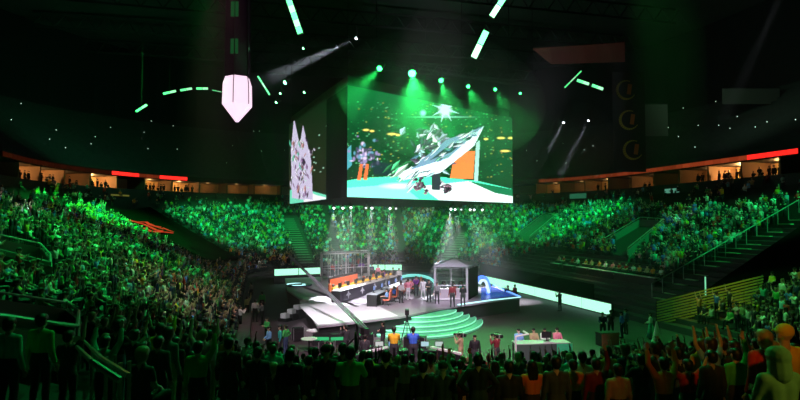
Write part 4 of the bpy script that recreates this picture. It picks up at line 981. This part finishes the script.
bc = Vector((sum(p[0] for p in bx)/4, sum(p[1] for p in bx)/4, SH)); cd = empty('caster_desk', bc+Vector((0, -.2, 0)), thg, 'dark desk inside the glass booth', 'desk'); MB().box((0, 0, .76), (2.4, .7, .05)).build('desk_top', black, cd); MB().box((0, -.3, .38), (2.3, .04, .7)).build('front_panel', greyp, cd)
for x in (-1.1, 1.1): MB().box((x, .02, .37), (.06, .6, .73)).build('side_panel', black, cd)
for i, (x, c) in enumerate([(-.75, 'white'), (.05, 'red'), (.8, 'teal')]):
    q = bc+Matrix.Rotation(thg, 3, 'Z')@Vector((x, .45, 0)); gchair(q, thg+PI, 'dark chair inside the glass booth behind %s caster' % ['the white-shirted', 'the red-shirted', 'the teal-shirted'][i], None, black); person(q, thg+PI, 'sit', 'desk', c, 'caster in %s shirt seated inside the glass booth' % c, sk=i % 2, hc=i % 3)

# ---- people standing on stage
def stand(px, py, z, face, arms, shirt, label, **k):
    p = atZ(px, py, z); return person((p.x, p.y, z), face, k.pop('legs', 'stand'), arms, shirt, label, **k)
stand(408, 300, SH, PI+.3, 'hips', 'pink', 'stage host in pink top and white trousers between the middle desk and booth', trou='white')
stand(423, 299, SH, PI, 'down', 'white', 'host in white suit standing left of the glass booth', trou='white')
stand(429, 302, SH, PI-.3, 'cross', 'charcoal', 'host in charcoal suit shoulder to shoulder with the white-suited host', sc=1.05)
stand(452.5, 307, SH, .2, 'down', 'maroon', 'stagehand in maroon with dark trousers standing before the booth glass', sc=1.04)
stand(463, 307, SH, -.2, 'cross', 'black', 'stagehand in black standing before the right corner of the booth', sc=1.0)
stand(393, 284, SH, PI, 'down', 'grey', 'referee in grey between the two player desks, far end')
stand(399, 285, SH, PI, 'down', 'white', 'referee in white shirt at the far end of the player desks')
stand(384, 287, SH, 2.2, 'clap', 'purple', 'person in purple walking behind the far end of the long desk')
for px, py, f, a_, c, lab in [(378, 281, PI, 'down', 'pink', 'presenter in pink behind the far end of the long player desk'), (372, 279.5, PI, 'cross', 'navy', 'coach in navy with folded arms just right of the cage'), (388, 290, 1.2, 'clap', 'khaki', 'floor manager in khaki between the two player desks'), (416, 296, PI, 'film', 'purple', 'assistant in purple lifting both hands under the teal arch'), (401, 303, PI+.5, 'lap', 'white', 'small figure in white in front of the salmon chairs, near the stage edge'), (437, 304, PI, 'down', 'grey', 'person in grey beside the left post of the casting booth')]:
    stand(px, py, SH, f, a_, c, lab)
# right: crew on the dark floor behind the wing
stand(508, 304, 0, 1.0, 'camera', 'black', 'camera operator in black beyond the right wing of the stage')
stand(515, 303, 0, -1.0, 'down', 'maroon', 'crew member in maroon beside the operator beyond the right wing')
stand(560, 311, 0, .6, 'camera', 'charcoal', 'crew member in charcoal crossing in front of the mint boards')
# left: along the stage edge
stand(267, 345, 0, 2.4, 'cross', 'green', 'green-lit crew member with folded arms left of the stage', trou='black')
stand(280, 356, 0, 1.8, 'down', 'teal', 'crew member in teal facing sideways, nearest of the green-lit trio')
stand(285.5, 355, 0, 1.2, 'hips', 'green', 'green-lit crew member with hands on hips, right of the trio', trou='denim')
stand(269, 357, 0, 2.2, 'lap', 'light blue', 'crew member in bright lit pale shirt, left of the trio', trou='black')
for i, (px, py, c, a_) in enumerate([(240, 330, 'white', 'film'), (247, 318, 'khaki', 'one_up'), (255, 322, 'white', 'down'), (262, 312, 'green', 'down'), (251, 300, 'grey', 'down'), (262, 325, 'grey', 'camera')]):
    stand(px, py, 0, -1+i*.5, a_, c, '%s in %s at the left edge of the arena floor, %s' % ('steward' if i % 2 else 'photographer', c, ['beside the stand', 'arm raised', 'upright near the photographer', 'by the side stair', 'farthest back', 'holding a camera'][i]), trou='black')
for i, (px, py, c, a_) in enumerate([(279, 281, 'black', 'down'), (287, 279, 'black', 'film'), (308, 277, 'charcoal', 'down'), (391, 275, 'black', 'camera')]):
    stand(px, py, 0, 0, a_, c, 'silhouetted crew member before the far mint boards, %s' % ['leftmost', 'second from left', 'near the cage', 'right of the cage'][i])

# ---- jib crane with operators
base = atZ(357, 351); jb = empty('camera_crane', (base.x, base.y, 0), 0, 'long black camera crane reaching over the left of the stage from a wheeled base', 'camera crane')
piv = Vector((0, 0, 1.75)); tip = atY(289, 256, 45)-jb.location; dr = (tip-piv).normalized(); back = piv-dr*1.1
b = MB(); sd = dr.cross(Vector((0, 0, 1))).normalized()*.1; u_ = sd.cross(dr).normalized()*.17
for o_ in (sd, -sd): b.cyl(back+o_, tip+o_*.4, .05, .03, 6); b.cyl(back+o_+u_*.8, tip+o_*.4+u_*.4, .035, .025, 6)
for k in range(18):
    t0, t1 = k/18, (k+1)/18; b.cyl(back.lerp(tip, t0)+sd, back.lerp(tip, t1)+sd*.5+u_*.8, .025, n=4)
b.build('arm', mat('crane_metal', (.22, .2, .24), .4, .4), jb)
b = MB(); 
for k in range(3): a_ = k*2*PI/3+.5; b.cyl((0, 0, .9), (math.cos(a_)*.9, math.sin(a_)*.9, .12), .06, n=8); b.cap((math.cos(a_)*.9, math.sin(a_)*.9, .12), .12, (math.cos(a_)*.9+.05, math.sin(a_)*.9, .12), .12, 8, 3)
b.build('tripod_dolly', blackm, jb); MB().cyl((0, 0, .1), (0, 0, 1.75), .09).build('column', blackm, jb)
MB().box(back+Vector((0, 0, -.1)), (.5, .35, .4), math.atan2(dr.y, dr.x)).build('counterweight', black, jb)
MB().box(tip+Vector((0, 0, -.35)), (.3, .5, .35)).cyl(tip, tip+Vector((0, 0, -.2)), .05).cyl(tip+Vector((0, .2, -.35)), tip+Vector((0, .5, -.4)), .09, n=10).build('camera_head', black, jb)
mast = atZ(357, 351)
stand(365, 370, 0, -.2, 'down', 'charcoal', 'crane operator in charcoal standing behind the crane base', sc=1.05)
stand(383, 352, 0, 1.2, 'cross', 'black', 'crew member in dark clothes standing alone in front of the stage skirt', sc=1.03)
stand(327, 377, 0, 0, 'camera', 'black', 'crew member in black crouched at the near floor edge left of the crane', legs='stride')
stand(346, 356, 0, .8, 'camera', 'charcoal', 'crane assistant in charcoal reaching to the crane base', legs='stride')
# round tables and gear on the floor
def round_table(px, py, lab):
    p = atZ(px, py); t = empty('round_table', (p.x, p.y, 0), 0, lab, 'table'); MB().cyl((0, 0, .72), (0, 0, .76), .5, n=24).build('table_top', whitep, t); MB().cyl((0, 0, .03), (0, 0, .72), .04).build('pedestal', blackm, t); MB().cyl((0, 0, 0), (0, 0, .03), .28, n=16).build('base', blackm, t)
round_table(314, 342, 'small round white table by the stage front, the farther of two'); round_table(309, 351, 'small round white table nearer the crowd of two')
def case(px, py, dx, dy, dz, rz, lab, m=black):
    p = atZ(px, py); c = empty('flight_case', (p.x, p.y, 0), rz, lab, 'equipment case'); MB().box((0, 0, .08+dz*.35), (dx, dy, dz*.7)).build('body', m, c); MB().box((0, 0, .08+dz*.85), (dx, dy, dz*.28)).build('lid', m, c)
    for x in (-1, 1):
        for y in (-1, 1): MB().box((x*dx/2, y*dy/2, .08+dz/2), (.05, .05, dz)).build('corner_trim', steel, c)
    for x in (-1, 1):
        for y in (-1, 1): MB().cyl((x*dx*.4-.02, y*dy*.4, .04), (x*dx*.4+.02, y*dy*.4, .04), .04, n=8).build('wheel', blackm, c)
case(366, 346, .9, .6, .7, .2, 'black equipment case just right of the crane base'); case(336, 338, 1.2, .6, .6, -.3, 'long black equipment case against the stage skirt'); case(322, 334, .7, .6, .9, .1, 'tall black equipment case by the stage corner'); case(350, 366, 1.1, .6, .5, .15, 'low equipment case with pale lid left of the camera platform')
case(298, 341, .7, .5, .8, .4, 'black equipment case between the green-lit trio and the round tables'); case(327, 352, .9, .6, .55, 0, 'black equipment case right of the nearer round table')
gs = mat('gear_green_led', (.02, .1, .05), .4, emis=(.05, .9, .3), es=.5)
for i, (px, py) in enumerate([(322, 345), (338, 345)]):
    p = atZ(px, py); r = empty('equipment_rack', (p.x, p.y, 0), .2*i, 'low rack with green glowing panel before the stage skirt, %s' % ('by the round tables' if i == 0 else 'by the crane'), 'equipment rack'); MB().box((0, 0, .35), (1.1, .5, .7)).build('cabinet', black, r); MB().box((0, -.26, .45), (.95, .03, .2)).build('panel_light', gs, r)
# ---- camera platform in the crowd
pa = atZ(410, 366, .9); plat = empty('camera_platform', (pa.x, pa.y, 0), 0, 'black camera platform with white-edged wing counters in front of the crowd', 'platform')
W2 = 2.1
MB().box((0, 0, .42), (4.0, 2.0, .84)).build('deck', black, plat); MB().box((0, 1.0, 1.16), (3.9, .06, .68)).build('back_wall', mat('platform_panel', (.08, .09, .1), .5), plat)
for sx in (-1, 1): MB().box((sx*1.75, .4, 1.55), (.16, 1.9, .1), sx*.75).build('wing_edge', whitep, plat); MB().box((sx*1.75, .4, 1.2), (.14, 1.8, .62), sx*.75).build('wing_panel', black, plat)
MB().box((0, .7, 1.5), (2.6, .5, .05)).build('counter', black, plat)
for i, (x, gl_) in enumerate([(-.85, (.3, .5, .9)), (.75, (.6, .9, 1)), (-1.5, (.8, .8, .8)), (1.45, (.7, .8, .8))]):
    monitor(plat.location+Vector((x, .75, 1.53)), PI, 'small lit monitor on the camera platform counter, %s' % ['bluish beside the yellow-shirted technician', 'bright beside the blue-shirted technician', 'at its left wing', 'at its right wing'][i], None, mat('plat_mon_%d' % i, (.02, .02, .02), .3, emis=gl_, es=.7), .72)
for px, py, c, lab in [(394, 347, 'yellow', 'technician in bright yellow shirt at the camera platform'), (413, 349, 'blue', 'technician in blue shirt at the camera platform')]:
    x = (px-400)/F*(pa.y-.3); person((x, pa.y-.3, .84), 0, 'stand', 'desk', c, lab, sleeve='short', sc=1.12)
# tripod camera on the floor before the steps
tp_ = atZ(407, 349); tr = empty('tripod_camera', (tp_.x, tp_.y, 0), 0, 'broadcast camera on a tall tripod in front of the mint steps', 'camera')
for k in range(3): a_ = k*2*PI/3+PI/6; MB().cyl((0, 0, 1.9), (math.cos(a_)*.55, math.sin(a_)*.55, .02), .03, n=6).build('leg', blackm, tr)
MB().cyl((0, 0, 1.88), (0, 0, 2.1), .06).build('head', blackm, tr); MB().box((0, 0, 2.25), (.25, .55, .3)).cyl((0, .27, 2.25), (0, .5, 2.25), .1, .12, 12).build('camera_body', black, tr); MB().cyl((0, -.25, 2.1), (.25, -.7, 1.9), .015, n=5).build('pan_handle', blackm, tr)
case(415, 351, 1.3, .7, .8, -.2, 'dark wheeled case beside the broadcast tripod')
# camera operators on the open floor
def shoulder_cam(p, face, lab):
    c = empty('video_camera', p, face, lab, 'camera'); MB().box((0, 0, 0), (.16, .42, .2)).build('body', mat('camera_grey', (.35, .36, .36), .5), c, bevel=.015); MB().cyl((0, .2, 0), (0, .42, 0), .06, .08, 14).build('lens', black, c); MB().box((-.12, .12, .06), (.1, .1, .07)).build('viewfinder', black, c); MB().box((0, -.26, 0), (.13, .1, .16)).build('battery', black, c); MB().tube([(0, -.12, .1), (0, -.08, .17), (0, .12, .17), (0, .15, .1)], .014, 6).build('handle', black, c)
for px, py, c, f, lab in [(461, 366, 'khaki', 1.0, 'first'), (497, 367, 'maroon', .7, 'second')]:
    o = stand(px, py, 0, f, 'camera', c, 'camera operator in %s shouldering a pale video camera on the open floor' % c, trou='khaki' if c == 'khaki' else 'charcoal')
    q = o.location+Matrix.Rotation(f, 3, 'Z')@Vector((.22, .12, 1.62)); shoulder_cam(q, f, 'pale video camera on the shoulder of the operator in %s' % c)
stand(475, 370, 0, PI-.1, 'down', 'black', 'crew member in black standing between the two camera operators', sc=1.05)
# crew table right of centre
pt = atZ(541, 361, .0); tb = empty('crew_table', (pt.x, pt.y, 0), .12, 'long draped crew table with white post frame, four people seated behind', 'table')
MB().box((0, 0, 1.06), (3.1, .9, .05)).build('table_top', mat('table_pale', (.5, .6, .55), .5), tb); MB().box((0, -.42, .52), (3.05, .04, 1.02)).build('front_drape', mat('drape_green_black', (.05, .09, .07), .8), tb); MB().box((1.2, -.46, .6), (.9, .03, .85)).build('green_cloth', mat('green_cloth', (.05, .6, .25), .7), tb)
for x in (-1.5, 1.5): MB().box((x, .35, .52), (.06, .06, 1.04)).build('leg', blackm, tb)
MB().tube([(-1.62, -.5, 0), (-1.62, -.5, 1.5), (-.9, -.5, 1.62), (-.9, .3, 1.62)], .05, 6).build('white_frame', whitep, tb)
for i, (x, c) in enumerate([(-1., 'light blue'), (-.1, 'khaki'), (.55, 'white'), (1.3, 'pink')]):
    q = tb.location+Matrix.Rotation(.12, 3, 'Z')@Vector((x, .85, 0)); person(q+Vector((0, 0, .35)), PI+.12, 'sit', 'desk', c, 'crew member in %s seated on a high stool behind the crew table' % c, sk=i % 3)
    st = empty('stool', q, 0, 'high stool under the crew member in %s at the crew table' % c, 'stool'); MB().cyl((0, -.02, .7), (0, -.02, .76), .18, n=14).build('seat', black, st)
    for k in range(4): a_ = PI/4+k*PI/2; MB().cyl((math.cos(a_)*.1, math.sin(a_)*.1, .7), (math.cos(a_)*.2, math.sin(a_)*.2, 0), .015, n=5).build('leg', blackm, st)
monitor(tb.location+Vector((.35, .1, 1.085)), .12, 'dark monitor standing on the crew table', None, bl)
# announcer group further right
pd = atZ(607, 345); ds = empty('scorer_desk', (pd.x, pd.y, 0), .3, 'small scorer desk with orange front at the right floor edge', 'desk'); MB().box((0, 0, .8), (1.3, .7, .05)).build('desk_top', black, ds); MB().box((0, -.34, .42), (1.25, .04, .75)).build('front_panel', mat('salmon_panel', (.85, .35, .2), .6), ds); MB().box((-.6, 0, .4), (.05, .6, .78)).box((.6, 0, .4), (.05, .6, .78)).build('side_panel', black, ds)
stand(603, 339, 0, 2.9, 'desk', 'navy', 'official in navy behind the orange-fronted scorer desk'); stand(611, 336, 0, 2.6, 'film', 'charcoal', 'official in charcoal raising hands behind the scorer desk')
stand(622, 338, 0, 1.4, 'hips', 'blue', 'official in bright blue shirt with hands on hips beside the scorer desk', trou='navy'); stand(626, 334, 0, 1.8, 'down', 'denim', 'official in denim partly behind the bright blue shirt')
# woman in white top and teal skirt
p = atZ(651, 339); wo = person((p.x, p.y, 0), 1.2, 'stand', 'lap', 'white', 'woman in white top and long teal skirt standing alone at the right floor edge', hair='long', trou='teal')
b = MB(); n = 14; rings = [(.95, .17), (.6, .24), (.12, .36)]
vs = [(r*math.cos(2*PI*i/n), r*.8*math.sin(2*PI*i/n), z) for z, r in rings for i in range(n)]; b.add(vs, [(k*n+i, k*n+(i+1) % n, (k+1)*n+(i+1) % n, (k+1)*n+i) for k in range(2) for i in range(n)]+[tuple(range(n-1, -1, -1)), tuple(2*n+i for i in range(n))]); b.build('skirt', cl('teal'), wo, smooth=True)
p = atZ(657, 345); cn = empty('folded_parasol', (p.x, p.y, 0), 0, 'pale folded cloth cone standing by the woman in the teal skirt', 'parasol'); b = MB()
b.cyl((0, 0, .15), (0, 0, 1.5), .32, .04, 12); b.build('cloth_cone', cl('white'), cn); MB().cyl((0, 0, 0), (0, 0, .15), .2, n=12).build('base', black, cn); MB().cyl((0, 0, 1.5), (0, 0, 1.75), .02, n=6).build('pole', blackm, cn)

# ================================================================ barriers, rails and platforms in the stands
railm = mat('rail_metal', (.35, .4, .37), .35, .6)
def platform(pl, label, h=1.05, cover=True):
    """flat dark platform with a parapet, corners given where they show"""
    P_ = [onbowl(x, y, .25) for x, y in pl]; c = sum(P_, Vector())/len(P_); r = empty('access_platform', c, 0, label, 'platform'); n = len(P_); Q = [p-c for p in P_]
    MB().add([q for q in Q]+[q-Vector((0, 0, .9)) for q in Q], [tuple(range(n)), tuple(range(2*n-1, n-1, -1))]+[(i, (i+1) % n, n+(i+1) % n, n+i) for i in range(n)]).build('deck', mat('platform_deck', (.02, .045, .035), .8), r)
    for a_, c_ in zip(Q[:-1], Q[1:]):
        d = c_-a_; M = d.to_track_quat('X', 'Z').to_matrix(); MB().box((a_+c_)/2+Vector((0, 0, .4)), (d.length, .14, .8), M=M).build('parapet', mat('parapet_paint', (.12, .14, .13), .6), r)
        MB().tube([a_+Vector((0, 0, h)), c_+Vector((0, 0, h))], .05, 6).build('top_rail', railm, r)
        for k in range(4): q = a_.lerp(c_, k/3); MB().cyl(q+Vector((0, 0, .3)), q+Vector((0, 0, h)), .03, n=6).build('baluster', railm, r)
platform([(-30, 249), (40, 262), (50, 274), (50, 283), (-30, 268)][:4]+[(-20, 268)], 'dark walled access platform in the upper part of the lower left stand')
platform([(-40, 322), (66, 331), (78, 342), (76, 371), (-40, 366)], 'wide dark access platform with long handrail in the lower left corner')
platform([(600, 250), (640, 226), (664, 228), (628, 258)], 'sunken green-edged stair opening in the upper right stand')
platform([(517, 240), (545, 219), (556, 221), (530, 243)], 'small bright green stair opening right of the stage beams')
# bent stair rails lower left
r = empty('stair_rail', onbowl(75, 352, 0), 0, 'bent double handrail descending beside the lower left platform', 'handrail'); rl = r.location.copy()
for dx, dy in ((0, 0), (9, -4)):
    for h in (1.0, .6): MB().tube([onbowl(74+dx, 344+dy+0, h)-rl, onbowl(92+dx, 362+dy, h)-rl, onbowl(120+dx, 380+dy, h)-rl], .035, 6).build('rail', railm, r)
    for x, y in ((74, 344), (92, 362), (106, 371), (120, 380)): q = onbowl(x+dx, y+dy, .8)-rl; MB().cyl(q-Vector((0, 0, .9)), q+Vector((0, 0, .2)), .03, n=6).build('post', railm, r)
# slatted barrier at right
a_, c_ = onbowl(657, 326, .0), onbowl(764, 302, .0); rl = (a_+c_)/2; sb_ = empty('slatted_barrier', rl, 0, 'yellow-lit slatted barrier climbing the lower right stand', 'barrier'); ym = mat('slat_yellow', (.6, .45, .12), .5)
b = MB(); d = c_-a_
for k in range(9): z = Vector((0, 0, .15+k*.2)); M = d.to_track_quat('X', 'Z').to_matrix(); b.box((a_+c_)/2-rl+z, (d.length, .05, .1), M=M)
b.build('slats', ym, sb_)
for t in np.linspace(0, 1, 7): q = a_.lerp(c_, t)-rl; MB().box(q+Vector((0, .08, .9)), (.08, .08, 1.9)).build('post', blackm, sb_)
q = onbowl(706, 312, 0); pz = empty('light_pole', q, 0, 'thin pale green glowing pole in front of the slatted barrier', 'pole'); MB().cyl((0, 0, 0), (0, 0, 1.1), .05, n=8).build('base', blackm, pz); MB().cyl((0, 0, 1.1), (0, 0, 2.5), .05, n=8).build('tube', mat('pole_glow', (.2, .4, .3), .4, emis=(.3, 1, .6), es=.6), pz)
# aisle rails climbing the right stand
r = empty('aisle_handrail', onbowl(650, 300), 0, 'handrail with many posts climbing the right stand above the dark section', 'handrail'); rl = r.location.copy(); pts_ = [onbowl(652+i*10.5, 296-i*6.1, 0) for i in range(15)]
MB().tube([p+Vector((0, 0, 1.0))-rl for p in pts_], .05, 6).build('rail', railm, r)
for p in pts_: MB().cyl(p-rl-Vector((0, 0, .3)), p-rl+Vector((0, 0, 1.0)), .04, n=6).build('post', railm, r)
b = MB(); aw = []
for i in range(15): p = onbowl(660+i*10.5, 296-i*6.1, 0); g = ground(p.x, p.y); b.box(Vector((p.x, p.y, g+.03)), (1.2, .35, .06), A+PI/2)
o = b.build('floor_aisle_nosing', mat('nosing_green', (.3, .55, .3), .5)); struct(o)
# rail with posts at left of the near right stand is in shade; dark tarp over the empty upper section
tp2 = [onbowl(x, y, .5) for x, y in [(708, 288), (806, 222), (812, 282), (770, 276)]]
n = 4; o = MB().add(tp2+[p-Vector((0, 0, .25)) for p in tp2], [tuple(range(n)), tuple(range(2*n-1, n-1, -1))]+[(i, (i+1) % n, n+(i+1) % n, n+i) for i in range(n)]).build('seat_tarp', darkcloth); tag(o, 'plain dark tarp over the empty section above the slatted barrier', 'tarp')
for (x0, y0), (x1, y1), lab in (((288, 218), (307, 263), 0), ((466, 232), (444, 264), 0)):
    b = MB(); a_, c_ = onbowl(x0, y0), onbowl(x1, y1); n_ = int((a_-c_).length/.8)
    for i in range(n_): p = a_.lerp(c_, i/(n_-1)); g = ground(p.x, p.y); s, n = near(*UV(p.x, p.y)); b.box((p.x, p.y, g+.04), (1.0, 2.0, .08), math.atan2(n[1], n[0])+A)
    struct(b.build('floor_aisle_steps', mat('aisle_lit_tone', (.25, .32, .27), .6)))  # lighter greenish tone puts the light on these aisles into the colour
# phone lights held in the upper tiers
b = MB()
for _ in range(46):
    px = random.choice([random.uniform(0, 300), random.uniform(520, 800)]); s_ = ST+random.uniform(1, 17); d = ray(px, 150)
    for i in range(1000, 9000):
        Y = i*.02; p = Vector((0, 0, CZ))+d*(Y/d.y); s, n = near(*UV(p.x, p.y))
        if s > s_: break
    p.z = 16.4+int((s_-ST)/.85)*.55+1.2; pp = proj(p)
    if px < 105 and pp[1] < 98: continue
    b.box(p, (.07, .04, .09))
o = b.build('phone_glints', mat('phone_glint', (.1, .1, .1), .4, emis=(.7, 1, .8), es=2.)); tag(o, 'scattered tiny lit phone screens in the dark upper tiers', 'lights', None, 'stuff')

for o in bpy.data.objects:
    if o.get('label') and len(o['label'].split()) > 16: print('LONG', len(o['label'].split()), o['label'])
